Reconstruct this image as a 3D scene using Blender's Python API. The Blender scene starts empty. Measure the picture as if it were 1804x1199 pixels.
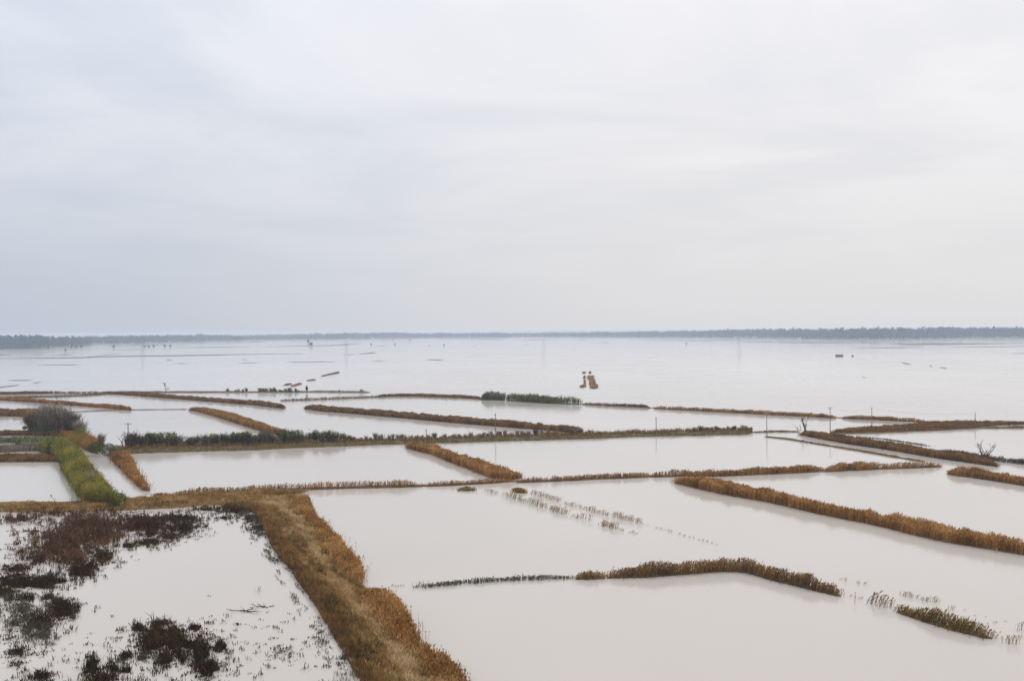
import bpy, math, random
import numpy as np
from mathutils import Matrix, Vector
R = math.radians
rng = np.random.default_rng(7); random.seed(7)
S = bpy.context.scene
COL = S.collection

# ------------------------------------------------------------------ camera
CAM_H = 36.0; FPX = 1754.0
PITCH = math.atan(16.5 / FPX); ROLL = R(0.45)
fwd = np.array([0, math.cos(PITCH), -math.sin(PITCH)])
up0 = np.array([0, math.sin(PITCH), math.cos(PITCH)]); ri0 = np.array([1., 0, 0])
rgt = math.cos(ROLL) * ri0 - math.sin(ROLL) * up0
upv = math.cos(ROLL) * up0 + math.sin(ROLL) * ri0
cd = bpy.data.cameras.new('camera'); cam = bpy.data.objects.new('camera', cd); COL.objects.link(cam)
cd.sensor_width = 36; cd.lens = 36 * FPX / 1804; cd.clip_start = 1; cd.clip_end = 80000
cam.matrix_world = Matrix(((rgt[0], upv[0], -fwd[0], 0), (rgt[1], upv[1], -fwd[1], 0), (rgt[2], upv[2], -fwd[2], CAM_H), (0, 0, 0, 1)))
S.camera = cam

# ------------------------------------------------------------------ light
S.view_settings.view_transform = 'Standard'; S.view_settings.look = 'None'
S.view_settings.gamma = 1; S.view_settings.exposure = 0.0
S.cycles.volume_bounces = 2; S.cycles.max_bounces = 8; S.cycles.diffuse_bounces = 3
SUN_EL, SUN_ROT = 42, 40            # degrees; sun high behind the cloud, ahead and to the right
W = bpy.data.worlds.new('World'); S.world = W; W.use_nodes = True
n = W.node_tree.nodes; l = W.node_tree.links; n.clear()
def N(t, **k):
    o = n.new(t)
    for a, b in k.items(): setattr(o, a, b)
    return o
def mth(op, a, b=None, clamp=False):
    m = N('ShaderNodeMath', operation=op, use_clamp=clamp)
    for i, v in enumerate((a, b)):
        if v is None: continue
        if isinstance(v, (int, float)): m.inputs[i].default_value = v
        else: l.new(v, m.inputs[i])
    return m.outputs[0]
def mixc(f, a, b):
    m = N('ShaderNodeMix', data_type='RGBA')
    for s, v in ((m.inputs[0], f), (m.inputs[6], a), (m.inputs[7], b)):
        if isinstance(v, (int, float)): s.default_value = v
        elif isinstance(v, tuple): s.default_value = (*v, 1)
        else: l.new(v, s)
    return m.outputs[2]
sky = N('ShaderNodeTexSky', sky_type='NISHITA', sun_disc=False, sun_elevation=R(SUN_EL), sun_rotation=R(SUN_ROT), altitude=50, air_density=1.0, dust_density=3.0, ozone_density=1.0)
tc = N('ShaderNodeTexCoord'); sx = N('ShaderNodeSeparateXYZ'); l.new(tc.outputs['Generated'], sx.inputs[0])
zc = mth('ADD', mth('MAXIMUM', sx.outputs[2], 0.0), 0.10)
cx = N('ShaderNodeCombineXYZ'); l.new(mth('DIVIDE', sx.outputs[0], zc), cx.inputs[0]); l.new(mth('DIVIDE', sx.outputs[1], zc), cx.inputs[1])
no = N('ShaderNodeTexNoise'); no.inputs['Scale'].default_value = 0.75; no.inputs['Detail'].default_value = 7; no.inputs['Roughness'].default_value = 0.56; no.inputs['Distortion'].default_value = 0.6
l.new(cx.outputs[0], no.inputs['Vector'])
rp = N('ShaderNodeMapRange', interpolation_type='SMOOTHSTEP'); rp.inputs[1].default_value = 0.33; rp.inputs[2].default_value = 0.66
l.new(no.outputs[0], rp.inputs[0])
# left of the view the cloud is thinner and bluer; towards the right it is whiter
lr = N('ShaderNodeMapRange', interpolation_type='SMOOTHSTEP'); lr.inputs[1].default_value = -0.62; lr.inputs[2].default_value = 0.22
l.new(sx.outputs[0], lr.inputs[0])
blue = mixc(rp.outputs[0], (0.60, 0.665, 0.765), (0.73, 0.76, 0.83))
white = mixc(rp.outputs[0], (0.735, 0.74, 0.775), (0.85, 0.835, 0.85))
cloud = mixc(lr.outputs[0], blue, white)
el = N('ShaderNodeMapRange', interpolation_type='SMOOTHSTEP'); el.inputs[1].default_value = 0.0; el.inputs[2].default_value = 0.22
l.new(sx.outputs[2], el.inputs[0])
hor = mixc(lr.outputs[0], (0.52, 0.58, 0.685), (0.735, 0.735, 0.76))
cloud = mixc(el.outputs[0], hor, cloud)
mp2 = N('ShaderNodeMapRange', interpolation_type='SMOOTHSTEP'); mp2.inputs[1].default_value = 0.10; mp2.inputs[2].default_value = 0.36; mp2.inputs[3].default_value = 1.02; mp2.inputs[4].default_value = 1.16
l.new(sx.outputs[2], mp2.inputs[0])
vb = N('ShaderNodeVectorMath', operation='SCALE'); l.new(cloud, vb.inputs[0]); l.new(mp2.outputs[0], vb.inputs[3]); cloud = vb.outputs[0]
ze = N('ShaderNodeMapRange', interpolation_type='SMOOTHSTEP'); ze.inputs[1].default_value = 0.30; ze.inputs[2].default_value = 0.85; ze.inputs[3].default_value = 10; ze.inputs[4].default_value = 15.5
l.new(sx.outputs[2], ze.inputs[0])
vm = N('ShaderNodeVectorMath', operation='SCALE'); l.new(cloud, vm.inputs[0]); l.new(ze.outputs[0], vm.inputs[3])
fin = mixc(0.93, sky.outputs[0], vm.outputs[0])
bg = N('ShaderNodeBackground'); bg.inputs[1].default_value = 0.1; l.new(fin, bg.inputs[0])
wo = N('ShaderNodeOutputWorld'); l.new(bg.outputs[0], wo.inputs[0])
sd = bpy.data.lights.new('sun', 'SUN'); sd.energy = 0.6; sd.angle = R(25); sd.color = (1, .96, .9)
so = bpy.data.objects.new('sun', sd); COL.objects.link(so)
so.rotation_euler = Vector((math.sin(R(SUN_ROT)) * math.cos(R(SUN_EL)), math.cos(R(SUN_ROT)) * math.cos(R(SUN_EL)), math.sin(R(SUN_EL)))).to_track_quat('Z', 'Y').to_euler()

# ------------------------------------------------------------------ helpers
def G(x, y, z=0.0):
    """photo pixel -> point of the horizontal plane at height z"""
    d = fwd * FPX + rgt * (x - 902) + upv * (599.5 - y)
    t = (z - CAM_H) / d[2]
    return np.array([0, 0, CAM_H]) + d * t
def tag(o, label=None, cat=None, group=None, kind=None):
    if label: o['label'] = label
    if cat: o['category'] = cat
    if group: o['group'] = group
    if kind: o['kind'] = kind
    return o
def mesh(name, V, T, mat, tint=None, parent=None, smooth=False, loc=None):
    V = np.asarray(V, dtype=np.float64); T = np.asarray(T, dtype=np.int32)
    me = bpy.data.meshes.new(name)
    if loc is not None: V = V - np.asarray(loc)
    me.vertices.add(len(V)); me.vertices.foreach_set('co', V.astype(np.float32).ravel())
    k = T.shape[1]
    me.loops.add(T.size); me.loops.foreach_set('vertex_index', T.ravel())
    me.polygons.add(len(T)); me.polygons.foreach_set('loop_start', np.arange(0, T.size, k, dtype=np.int32))
    me.polygons.foreach_set('loop_total', np.full(len(T), k, dtype=np.int32))
    if smooth: me.polygons.foreach_set('use_smooth', np.ones(len(T), dtype=bool))
    me.update(calc_edges=True)
    if tint is not None:
        a = me.attributes.new('tint', 'FLOAT', 'POINT'); a.data.foreach_set('value', np.asarray(tint, dtype=np.float32))
    me.materials.append(mat)
    o = bpy.data.objects.new(name, me); COL.objects.link(o)
    if loc is not None: o.location = loc
    if parent: o.parent = parent
    return o
def empty(name, loc, rz=0):
    o = bpy.data.objects.new(name, None); COL.objects.link(o); o.location = loc; o.rotation_euler.z = rz
    o.empty_display_size = 0.5
    return o
def hash2(i, j, s):
    v = np.sin(i * 127.1 + j * 311.7 + s * 74.7) * 43758.5453
    return v - np.floor(v)
def vnoise(x, y, s=0):
    xi, yi = np.floor(x), np.floor(y); fx, fy = x - xi, y - yi
    fx = fx * fx * (3 - 2 * fx); fy = fy * fy * (3 - 2 * fy)
    a = hash2(xi, yi, s); b = hash2(xi + 1, yi, s); c = hash2(xi, yi + 1, s); d = hash2(xi + 1, yi + 1, s)
    return (a * (1 - fx) + b * fx) * (1 - fy) + (c * (1 - fx) + d * fx) * fy
def fbm(x, y, s=0):
    return (vnoise(x, y, s) + .5 * vnoise(x * 2.1, y * 2.1, s + 1) + .25 * vnoise(x * 4.3, y * 4.3, s + 2)) / 1.75

# ------------------------------------------------------------------ materials
def mat_new(name):
    m = bpy.data.materials.new(name); m.use_nodes = True
    t = m.node_tree; t.nodes.clear()
    return m, t.nodes, t.links
def leafy(name, cols, transl=0.25, nscale=0.25):
    """colour from the per-blade tint, shifted by a slow patch noise"""
    m, n, l = mat_new(name)
    at = n.new('ShaderNodeAttribute'); at.attribute_name = 'tint'
    ge = n.new('ShaderNodeNewGeometry'); no = n.new('ShaderNodeTexNoise'); no.inputs['Scale'].default_value = nscale; no.inputs['Detail'].default_value = 3
    l.new(ge.outputs['Position'], no.inputs['Vector'])
    ma = n.new('ShaderNodeMath'); ma.operation = 'MULTIPLY_ADD'; ma.inputs[1].default_value = 0.9; ma.inputs[2].default_value = -0.45
    l.new(no.outputs[0], ma.inputs[0])
    ad = n.new('ShaderNodeMath'); ad.operation = 'ADD'; ad.use_clamp = True
    l.new(at.outputs['Fac'], ad.inputs[0]); l.new(ma.outputs[0], ad.inputs[1])
    cr = n.new('ShaderNodeValToRGB'); e = cr.color_ramp.elements
    k = len(cols)
    for i, c in enumerate(cols):
        q = e[0] if i == 0 else e.new(i / (k - 1)) if i < k - 1 else e[-1]
        q.position = i / (k - 1); q.color = (*c, 1)
    l.new(ad.outputs[0], cr.inputs[0])
    d = n.new('ShaderNodeBsdfDiffuse'); tr = n.new('ShaderNodeBsdfTranslucent'); mx = n.new('ShaderNodeMixShader'); mx.inputs[0].default_value = transl
    l.new(cr.outputs[0], d.inputs[0]); l.new(cr.outputs[0], tr.inputs[0]); l.new(d.outputs[0], mx.inputs[1]); l.new(tr.outputs[0], mx.inputs[2])
    o = n.new('ShaderNodeOutputMaterial'); l.new(mx.outputs[0], o.inputs[0])
    return m
def plain(name, c1, c2, scale=1.0, rough=0.85, metal=0.0, bump=0.0):
    m, n, l = mat_new(name)
    ge = n.new('ShaderNodeTexCoord'); no = n.new('ShaderNodeTexNoise'); no.inputs['Scale'].default_value = scale; no.inputs['Detail'].default_value = 5
    l.new(ge.outputs['Object'], no.inputs['Vector'])
    mr = n.new('ShaderNodeMapRange'); mr.inputs[1].default_value = .35; mr.inputs[2].default_value = .65; l.new(no.outputs[0], mr.inputs[0])
    mx = n.new('ShaderNodeMix'); mx.data_type = 'RGBA'; mx.inputs[6].default_value = (*c1, 1); mx.inputs[7].default_value = (*c2, 1); l.new(mr.outputs[0], mx.inputs[0])
    p = n.new('ShaderNodeBsdfPrincipled'); p.inputs['Roughness'].default_value = rough; p.inputs['Metallic'].default_value = metal
    l.new(mx.outputs[2], p.inputs['Base Color'])
    if bump:
        b = n.new('ShaderNodeBump'); b.inputs['Strength'].default_value = bump; l.new(no.outputs[0], b.inputs['Height']); l.new(b.outputs[0], p.inputs['Normal'])
    o = n.new('ShaderNodeOutputMaterial'); l.new(p.outputs[0], o.inputs[0])
    return m
M = dict(
    reed=leafy('dry_reed', [(.080, .038, .012), (.23, .112, .034), (.40, .205, .066), (.56, .34, .13)]),
    reed_dark=leafy('brown_reed', [(.048, .026, .010), (.145, .076, .026), (.26, .138, .046), (.40, .23, .085)]),
    reed_orange=leafy('orange_reed', [(.10, .046, .014), (.28, .132, .036), (.46, .235, .070), (.62, .39, .16)]),
    reed_olive=leafy('olive_reed', [(.055, .040, .010), (.165, .105, .025), (.30, .175, .045), (.44, .28, .09)]),
    cane=leafy('green_cane', [(.045, .050, .012), (.14, .145, .028), (.28, .250, .046), (.46, .34, .08)], .3, .12),
    cane_dark=leafy('dark_green_cane', [(.030, .040, .016), (.09, .105, .040), (.18, .185, .070), (.30, .28, .11)], .3),
    bush=leafy('green_bush', [(.015, .028, .008), (.04, .065, .016), (.09, .105, .025), (.17, .14, .04)]),
    twig=leafy('grey_twig', [(.06, .045, .033), (.16, .125, .092), (.28, .225, .17), (.42, .35, .27)], .05),
    twig_dark=leafy('dark_twig', [(.024, .018, .013), (.068, .050, .036), (.13, .100, .072), (.21, .17, .125)], .05),
    weed=leafy('dark_weed', [(.010, .007, .004), (.030, .019, .009), (.078, .044, .018), (.15, .09, .035)], .1),
    weed_brown=leafy('brown_weed', [(.020, .011, .006), (.072, .036, .018), (.16, .082, .040), (.26, .14, .07)], .1),
    weed_red=leafy('red_brown_weed', [(.018, .008, .005), (.050, .020, .010), (.095, .038, .018), (.16, .08, .035)], .1),
    weed_pale=leafy('grey_green_weed', [(.03, .03, .02), (.075, .07, .048), (.14, .125, .085), (.24, .19, .12)], .1),
    grass=leafy('dry_grass', [(.085, .050, .016), (.26, .148, .048), (.46, .280, .100), (.66, .50, .30)], .2, .10),
    greengrass=leafy('green_grass', [(.05, .05, .012), (.11, .10, .022), (.20, .155, .035), (.30, .21, .06)], .2),
    wood_hazed=leafy('haze_tinted_tree', [(.018, .045, .078), (.028, .068, .112), (.045, .092, .145), (.075, .125, .175)], .05, .01),  # blue of the distant haze is partly mixed into the tree colour
    soil=plain('wet_soil', (.060, .040, .018), (.135, .085, .036), .35, .9, 0, .4),
    mud=plain('mud_bank', (.07, .050, .045), (.14, .10, .085), .05, .9, 0, .3),
    track=plain('grass_track', (.16, .10, .040), (.30, .20, .090), .22, .9, 0, .5),
    pole=plain('weathered_wood', (.12, .11, .10), (.22, .21, .20), 3, .85),
    steel=plain('galvanised_steel', (.38, .40, .42), (.50, .52, .54), .3, .6, .2),
    ceramic=plain('insulator', (.25, .22, .2), (.4, .38, .35), 4, .3),
    bark=plain('bark', (.035, .028, .022), (.085, .070, .058), 2, .95),
    wire=plain('wire', (.12, .12, .12), (.2, .2, .2), 2, .5),
    hut=plain('hut_wall', (.035, .05, .085), (.07, .09, .13), .8, .8),
    hutroof=plain('hut_roof', (.05, .055, .07), (.11, .11, .13), .8, .7),
    white=plain('white_render', (.78, .77, .75), (.84, .83, .82), .3, .8),
    tile=plain('roof_tile', (.30, .17, .12), (.42, .26, .19), .3, .8),
    dark=plain('dark_opening', (.02, .02, .025), (.04, .04, .045), 1, .4),
    land=plain('far_land', (.10, .10, .075), (.16, .14, .10), .002, .95),
)
def water_mat():
    m, n, l = mat_new('muddy_flood_water')
    ge = n.new('ShaderNodeNewGeometry')
    def noise(scale, det, sc=(1, 1, 1)):
        mp = n.new('ShaderNodeMapping'); mp.inputs['Scale'].default_value = sc; l.new(ge.outputs['Position'], mp.inputs[0])
        x = n.new('ShaderNodeTexNoise'); x.inputs['Scale'].default_value = scale; x.inputs['Detail'].default_value = det; l.new(mp.outputs[0], x.inputs['Vector']); return x.outputs[0]
    big = noise(0.006, 4, (1, .6, 1)); rip = noise(0.9, 4, (.6, 1.3, 1)); sw = noise(0.03, 3)
    mr = n.new('ShaderNodeMapRange'); mr.inputs[1].default_value = .35; mr.inputs[2].default_value = .68; l.new(big, mr.inputs[0])
    mx = n.new('ShaderNodeMix'); mx.data_type = 'RGBA'; mx.inputs[6].default_value = (.475, .430, .380, 1); mx.inputs[7].default_value = (.565, .513, .460, 1); l.new(mr.outputs[0], mx.inputs[0])
    p = n.new('ShaderNodeBsdfPrincipled'); l.new(mx.outputs[2], p.inputs['Base Color']); p.inputs['IOR'].default_value = 1.33; p.inputs['Specular IOR Level'].default_value = .36
    mr2 = n.new('ShaderNodeMapRange'); mr2.inputs[1].default_value = .3; mr2.inputs[2].default_value = .7; mr2.inputs[3].default_value = .07; mr2.inputs[4].default_value = .15; l.new(sw, mr2.inputs[0]); l.new(mr2.outputs[0], p.inputs['Roughness'])
    b = n.new('ShaderNodeBump'); b.inputs['Strength'].default_value = .006; b.inputs['Distance'].default_value = .04; l.new(rip, b.inputs['Height']); l.new(b.outputs[0], p.inputs['Normal'])
    o = n.new('ShaderNodeOutputMaterial'); l.new(p.outputs[0], o.inputs[0])
    return m
M['water'] = water_mat()

# ------------------------------------------------------------------ setting: flood water and the land behind the far wood
def grid_sheet(name, x0, x1, y0, y1, nx, ny, z, mat):
    xs = np.linspace(x0, x1, nx); ys = np.linspace(y0, y1, ny)
    X, Y = np.meshgrid(xs, ys); V = np.stack([X.ravel(), Y.ravel(), np.full(X.size, z)], 1)
    i = np.arange((ny - 1) * (nx - 1)); r, c = i // (nx - 1), i % (nx - 1); a = r * nx + c
    o = mesh(name, V, np.stack([a, a + 1, a + nx + 1, a + nx], 1), mat); tag(o, kind='structure'); return o
grid_sheet('water', -16000, 16000, -300, 16000, 17, 17, 0, M['water'])

# ------------------------------------------------------------------ blades: the one builder behind reeds, grass, twigs
def blades(P, H, Wd, lean, yaw, tint, mid=.55, droop=None):
    """P (n,3) base; H height; Wd width; lean (n,2) tip offset; each blade = five vertices, three triangles"""
    k = len(P); dx = np.stack([np.cos(yaw), np.sin(yaw), np.zeros(k)], 1) * (Wd / 2)[:, None]
    ln = np.concatenate([lean, np.zeros((k, 1))], 1)
    up = np.zeros((k, 3)); up[:, 2] = H
    m = P + up * mid + ln * (mid * mid)
    t = P + up + ln
    if droop is not None: t[:, 2] -= droop
    V = np.stack([P - dx * .8, P + dx * .8, m - dx, m + dx, t], 1).reshape(-1, 3)
    b = (np.arange(k) * 5)[:, None]
    T = np.concatenate([b + [0, 1, 3], b + [0, 3, 2], b + [2, 3, 4]], 1).reshape(-1, 3)
    return V, T, np.repeat(tint, 5)
def merge(parts):
    Vs, Ts, ts, o = [], [], [], 0
    for V, T, t in parts:
        Vs.append(V); Ts.append(T + o); ts.append(t); o += len(V)
    return np.concatenate(Vs), np.concatenate(Ts), np.concatenate(ts)
def resample(A, B, step):
    L = np.concatenate([[0], np.cumsum(np.maximum(np.linalg.norm(np.diff(A, axis=0), axis=1), np.linalg.norm(np.diff(B, axis=0), axis=1)))])
    k = max(2, int(L[-1] / step) + 1); s = np.linspace(0, L[-1], k)
    f = lambda Q: np.stack([np.interp(s, L, Q[:, i]) for i in range(3)], 1)
    return f(A), f(B), s
def edges(pts, h, minw=1.5):
    """pts rows (x, y_base, y_top) or (xb, yb, xt, yt) in photo pixels -> near and far ground edge"""
    A, B = [], []
    for p in pts:
        if len(p) == 3: xb, yb, xt, yt = p[0], p[1], p[0], p[2]
        else: xb, yb, xt, yt = p
        a = G(xb, yb, 0.25); b = G(xt, yt, h * .92)
        a[2] = b[2] = 0
        if len(p) == 3:
            d = a / np.linalg.norm(a)
            if np.linalg.norm(b) - np.linalg.norm(a) < minw: b = a + d * minw
        A.append(a); B.append(b)
    return np.array(A), np.array(B)
def scatter(A, B, s, num):
    seg = np.linalg.norm(np.diff(A, axis=0), axis=1) * .5 + np.linalg.norm(np.diff(B, axis=0), axis=1) * .5
    wd = np.linalg.norm(B - A, axis=1); w = seg * (wd[1:] + wd[:-1]) * .5 + 1e-9
    area = w.sum(); i = rng.choice(len(w), num, p=w / area); f = rng.random(num); v = rng.random(num)
    a = A[i] * (1 - f)[:, None] + A[i + 1] * f[:, None]; b = B[i] * (1 - f)[:, None] + B[i + 1] * f[:, None]
    width = np.linalg.norm(b - a, axis=1)
    return a * (1 - v)[:, None] + b * v[:, None], s[i] + f * (s[1] - s[0]), v, width
def area_of(A, B):
    wd = np.linalg.norm(B - A, axis=1); seg = (np.linalg.norm(np.diff(A, axis=0), axis=1) + np.linalg.norm(np.diff(B, axis=0), axis=1)) * .5
    return float((seg * (wd[1:] + wd[:-1]) * .5).sum())
def reed_parts(P, h, dist, lean_x=.25, plume=True, clump=None, hs=None, leaves=2):
    k = len(P); px = dist / 995.0
    w = np.maximum(.05, px * .26) * rng.uniform(.7, 1.3, k)
    H = h * rng.uniform(.72, 1.0, k) if hs is None else h * hs * rng.uniform(.74, 1.04, k)
    ln = np.stack([H * (lean_x * rng.uniform(.3, 1.2, k)) + rng.normal(0, .08, k) * H, rng.normal(0, .12, k) * H], 1)
    t = np.clip(rng.normal(.5, .17, k) + (0 if clump is None else clump), 0, 1)
    yaw = rng.uniform(-.9, .9, k)
    out = [blades(P, H, w, ln, yaw, np.clip(t - .12, 0, 1), .6)]
    for j in range(leaves):                             # long drooping leaves off the stem
        f = rng.uniform(.15, .85, k); Q = P + np.concatenate([ln * (f ** 1.6)[:, None], (H * f)[:, None]], 1)
        a = rng.uniform(0, 2 * np.pi, k); L = rng.uniform(.22, .42, k) * H + .1
        out.append(blades(Q, L * .8, w * .95, np.stack([np.cos(a) + lean_x * 1.5, np.sin(a)], 1) * (L * .8)[:, None], rng.uniform(-1.5, 1.5, k), np.clip(t + rng.normal(.02, .12, k) + .25 * (f - .5), 0, 1), .6, L * .35))
    if plume:                                           # the feathery head, bent downwind
        q = rng.random(k) < .6; Q = P[q] + np.concatenate([ln[q] * .80, (H[q] * .84)[:, None]], 1)
        kk = q.sum()
        out.append(blades(Q, H[q] * .16 + .10, w[q] * 1.6 + .03, ln[q] * .28, yaw[q], np.clip(t[q] + rng.uniform(-.2, .35, kk), 0, 1), .5))
    return out
def mound(name, A, B, s, hgt, mat, inset=0.0, parent=None, kind='structure', rough=.5, sections=7):
    """low earth bank between two edges, its crest uneven"""
    k = len(A); V = []; vs = np.linspace(inset, 1 - inset, sections)
    for j, v in enumerate(vs):
        p = A * (1 - v) + B * v
        nz = fbm(s * .35, np.full(k, j * .9), 3); wob = (fbm(s * .22, np.full(k, j * .4), 9) - .5)
        e = math.sin(math.pi * (v - inset) / (1 - 2 * inset)) ** .6 if 0 < j < sections - 1 else 0
        q = p.copy(); d = (B - A); q += d * (wob * .22)[:, None]
        q[:, 2] = e * hgt * (1 - rough + rough * 2 * nz) - (.12 if e == 0 else 0)
        V.append(q)
    V = np.stack(V, 1).reshape(-1, 3); V[:sections, 2] = -.12; V[-sections:, 2] = -.12
    i, j = np.meshgrid(np.arange(k - 1), np.arange(sections - 1), indexing='ij'); a = (i * sections + j).ravel()
    o = mesh(name, V, np.stack([a, a + sections, a + sections + 1, a + 1], 1), mat, parent=parent, smooth=True)
    if kind and parent is None: o['kind'] = kind
    return o
def reed_bed(pts, h, mat, label, dens=9, gap=0.0, lean=.22, name='reed_bed', cat='reed bed', group=None, bank=True, rag=.35, cap=42000, minw=1.5, freq=.25, soil='soil', plume=True):
    h *= .74; dens *= 3.0; cap *= 1.6
    A0, B0 = edges(pts, h, minw); A, B, s = resample(A0, B0, 1.2)
    wid = np.linalg.norm(B - A, axis=1)
    ar = area_of(A, B); D = float(np.mean(np.linalg.norm((A + B)[:, :2] / 2, axis=1))); px = D / 995
    num = int(min(cap, max(200, ar * dens * min(1, (.05 / (px * .26))) ** .8 + 200)))
    P, ss, v, w = scatter(A, B, s, num)
    sd = rng.integers(0, 999)
    cl = fbm(ss * freq, v * w * .25, sd)
    keep = cl > gap + rag * .55 * (np.abs(v - .5) * 2) ** 4
    e = np.minimum(ss - s[0], s[-1] - ss); keep &= rng.random(num) < np.clip(e / 2.5 + .15, 0, 1)
    P, ss, v, cl = P[keep], ss[keep], v[keep], cl[keep]
    P[:, :2] += rng.normal(0, .22, (len(P), 2)) * np.where(rng.random(len(P)) < .12, 3.0, 1.0)[:, None]; P[:, 2] = .02
    dist = np.linalg.norm(P[:, :2], axis=1)
    hs = .78 + .42 * (vnoise(ss * .45, v * 1.5, sd + 5) - .35) + .30 * (vnoise(ss * 1.6, v * 4, sd + 7) - .4) + .12 * (cl - .5)
    hs *= np.clip(.45 + e[keep] / 9, 0, 1)
    parts = reed_parts(P, h, dist, lean, plume, (cl - .5) * .5, np.clip(hs, .35, 1.12))
    c = (A[len(A) // 2] + B[len(B) // 2]) / 2
    root = empty(name, c); tag(root, label, cat, group)
    V, T, t = merge(parts); V = V - c
    mesh('reeds', V, T, M[mat], t, root)
    if bank:
        m_ = mound('earth_bank', A - c * [1, 1, 0], B - c * [1, 1, 0], s, .35, M[soil], .06, parent=root)
    return root

# ------------------------------------------------------------------ reed beds along the field dikes (photo pixels: x, y base, y top)
reed_bed([(-60, 693, 690), (0, 694, 689), (50, 693, 688.5), (100, 692.5, 690), (190, 693, 689.5), (250, 697, 689), (300, 701, 694.5), (338, 704, 697), (375, 707, 700), (450, 713, 704), (475, 716, 707), (502, 719, 713)], 2.2, 'reed_dark',
         'long thin brown reed bed curving from the left edge behind the other left dikes', 6)
reed_bed([(-20, 701, 698), (40, 700, 697), (100, 698.5, 696), (190, 694.5, 692.5)], 1.3, 'reed_dark', 'short faint reed line joining the long curved brown bed from below at far left', 4, .2)
reed_bed([(-60, 700, 694), (0, 704, 698), (75, 709, 702.5), (150, 715, 709), (210, 720, 712.5), (232, 722, 718)], 2.4, 'reed', 'brown reed bed running behind the bare tree on the dark thicket', 7)
reed_bed([(333, 722, 718), (350, 724, 716), (375, 731, 719), (410, 742, 727), (450, 755, 740), (475, 762, 749), (508, 768, 758)], 2.6, 'reed', 'orange brown reed bed slanting down to the green shrubs on the middle dike', 9, lean=.1)
reed_bed([(536, 719, 717), (562, 723, 712.5), (625, 728, 718), (725, 737, 725.5), (825, 746, 734), (900, 752, 740), (950, 756, 744.5), (1012, 761, 749.5), (1026, 763, 755)], 2.7, 'reed_dark',
         'long dense dark brown reed bed in the middle distance below the green cane clumps', 9)
reed_bed([(492, 705.5, 703.5), (550, 703.5, 701.5), (600, 701.5, 699), (662, 699, 696.5), (690, 697.5, 692.5), (740, 698, 692.5), (825, 701, 695.5), (850, 703, 699)], 1.8, 'reed_dark', 'low thin brown reed line ending at the smaller green cane clump', 5, .1)
reed_bed([(1025, 712, 708.5), (1087, 715, 711), (1125, 716.5, 711), (1145, 718, 714.5)], 2.0, 'reed_dark', 'short thin reed line just right of the longer green cane clump', 6, .1)
reed_bed([(1150, 719, 715.5), (1212, 722, 716.5), (1275, 725.5, 719.5), (1350, 729.5, 723), (1420, 733, 726), (1473, 736, 729)], 2.2, 'reed', 'long straight thin brown reed line running behind the tallest utility pole', 6, .05)
reed_bed([(1482, 736.5, 730), (1549, 739, 732), (1614, 742, 738), (1634, 743, 741)], 2.1, 'reed', 'short tapering reed line behind the pole beside the dark weedy bank', 6, .1)
reed_bed([(1463, 761.5, 757), (1496, 761, 752), (1551, 760, 748), (1602, 758, 745), (1634, 757, 741), (1677, 755.5, 739.5), (1715, 753, 740), (1760, 748, 740), (1830, 746, 740.5)], 1.5, 'reed_dark',
         'wedge of dull brown weedy bank reaching the right edge behind the last pole', 5, .1, lean=.08)
reed_bed([(1480, 763, 761.5), (1551, 761.5, 759.5), (1620, 758.5, 757), (1722, 753.5, 751), (1830, 753, 749)], .9, 'reed_dark', 'thin broken weed line in the water just below the wedge of brown bank', 4, .35)
reed_bed([(1407, 765, 761), (1420, 767, 757), (1456, 774, 760), (1501, 782, 766), (1551, 789, 774), (1602, 797.5, 781.5), (1652, 806, 791), (1715, 815, 801), (1760, 821, 811)], 2.2, 'reed_dark',
         'broad dull brown reed bed leading from the slender bare tree to the forked bare tree', 9, lean=.12)
reed_bed([(715, 787, 781), (735, 793, 779), (765, 800, 781), (800, 815, 796), (837, 829, 805), (870, 842, 818), (900, 844, 825), (921, 840, 834)], 3.0, 'reed_orange',
         'thick orange reed bed slanting from the middle dike to the dike crossing', 11, lean=.12)
reed_bed([(265, 874, 862), (298, 873, 861), ], 2.2, 'reed', 'small isolated reed patch left of the long straw reed line', 7, .15, lean=.1)
reed_bed([(300, 873.5, 860), (380, 869, 857), (460, 864, 853), (540, 861, 851), (610, 858.5, 847.5), (690, 857, 849), (750, 855.5, 849)], 2.2, 'reed', 'long sparse straw coloured reed line above the start of the grassy dike', 6, .24, rag=.5, lean=.08)
reed_bed([(744, 855.5, 850), (800, 853.5, 847), (860, 850, 843.5), (905, 847, 842)], 1.6, 'reed', 'thin gappy reed line under the tail of the thick orange bed', 5, .28, rag=.5)
reed_bed([(908, 849, 842), (925, 848.5, 841), (1012, 845, 835), (1050, 843, 832), (1112, 840.5, 830.5), (1150, 838.5, 831)], 1.9, 'reed', 'ragged reed line right of the dike crossing', 6, .26, rag=.5, lean=.15)
reed_bed([(1142, 839, 831), (1188, 838, 828), (1225, 838, 825.5), (1275, 837.5, 825), (1350, 834, 820.5), (1400, 832, 818), (1451, 829, 816)], 2.3, 'reed', 'brown reed bed running above the head of the longest orange bed', 7, .1, lean=.15)
reed_bed([(1451, 830, 816.5), (1514, 827, 812), (1530, 826.5, 812), (1541, 825, 819), (1589, 823.5, 815), (1634, 822, 815), (1661, 821, 817)], 2.4, 'reed', 'wind bent reed bed with leaning tufts, ending short of the right hand beds', 7, .2, lean=.55)
reed_bed([(1668, 833, 827), (1678, 836, 822), (1707, 839, 821), (1740, 844, 827), (1804, 854, 839), (1850, 861, 846)], 2.4, 'reed', 'dense reed bed leaving the right edge just below the forked bare tree', 9, lean=.2)
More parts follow.
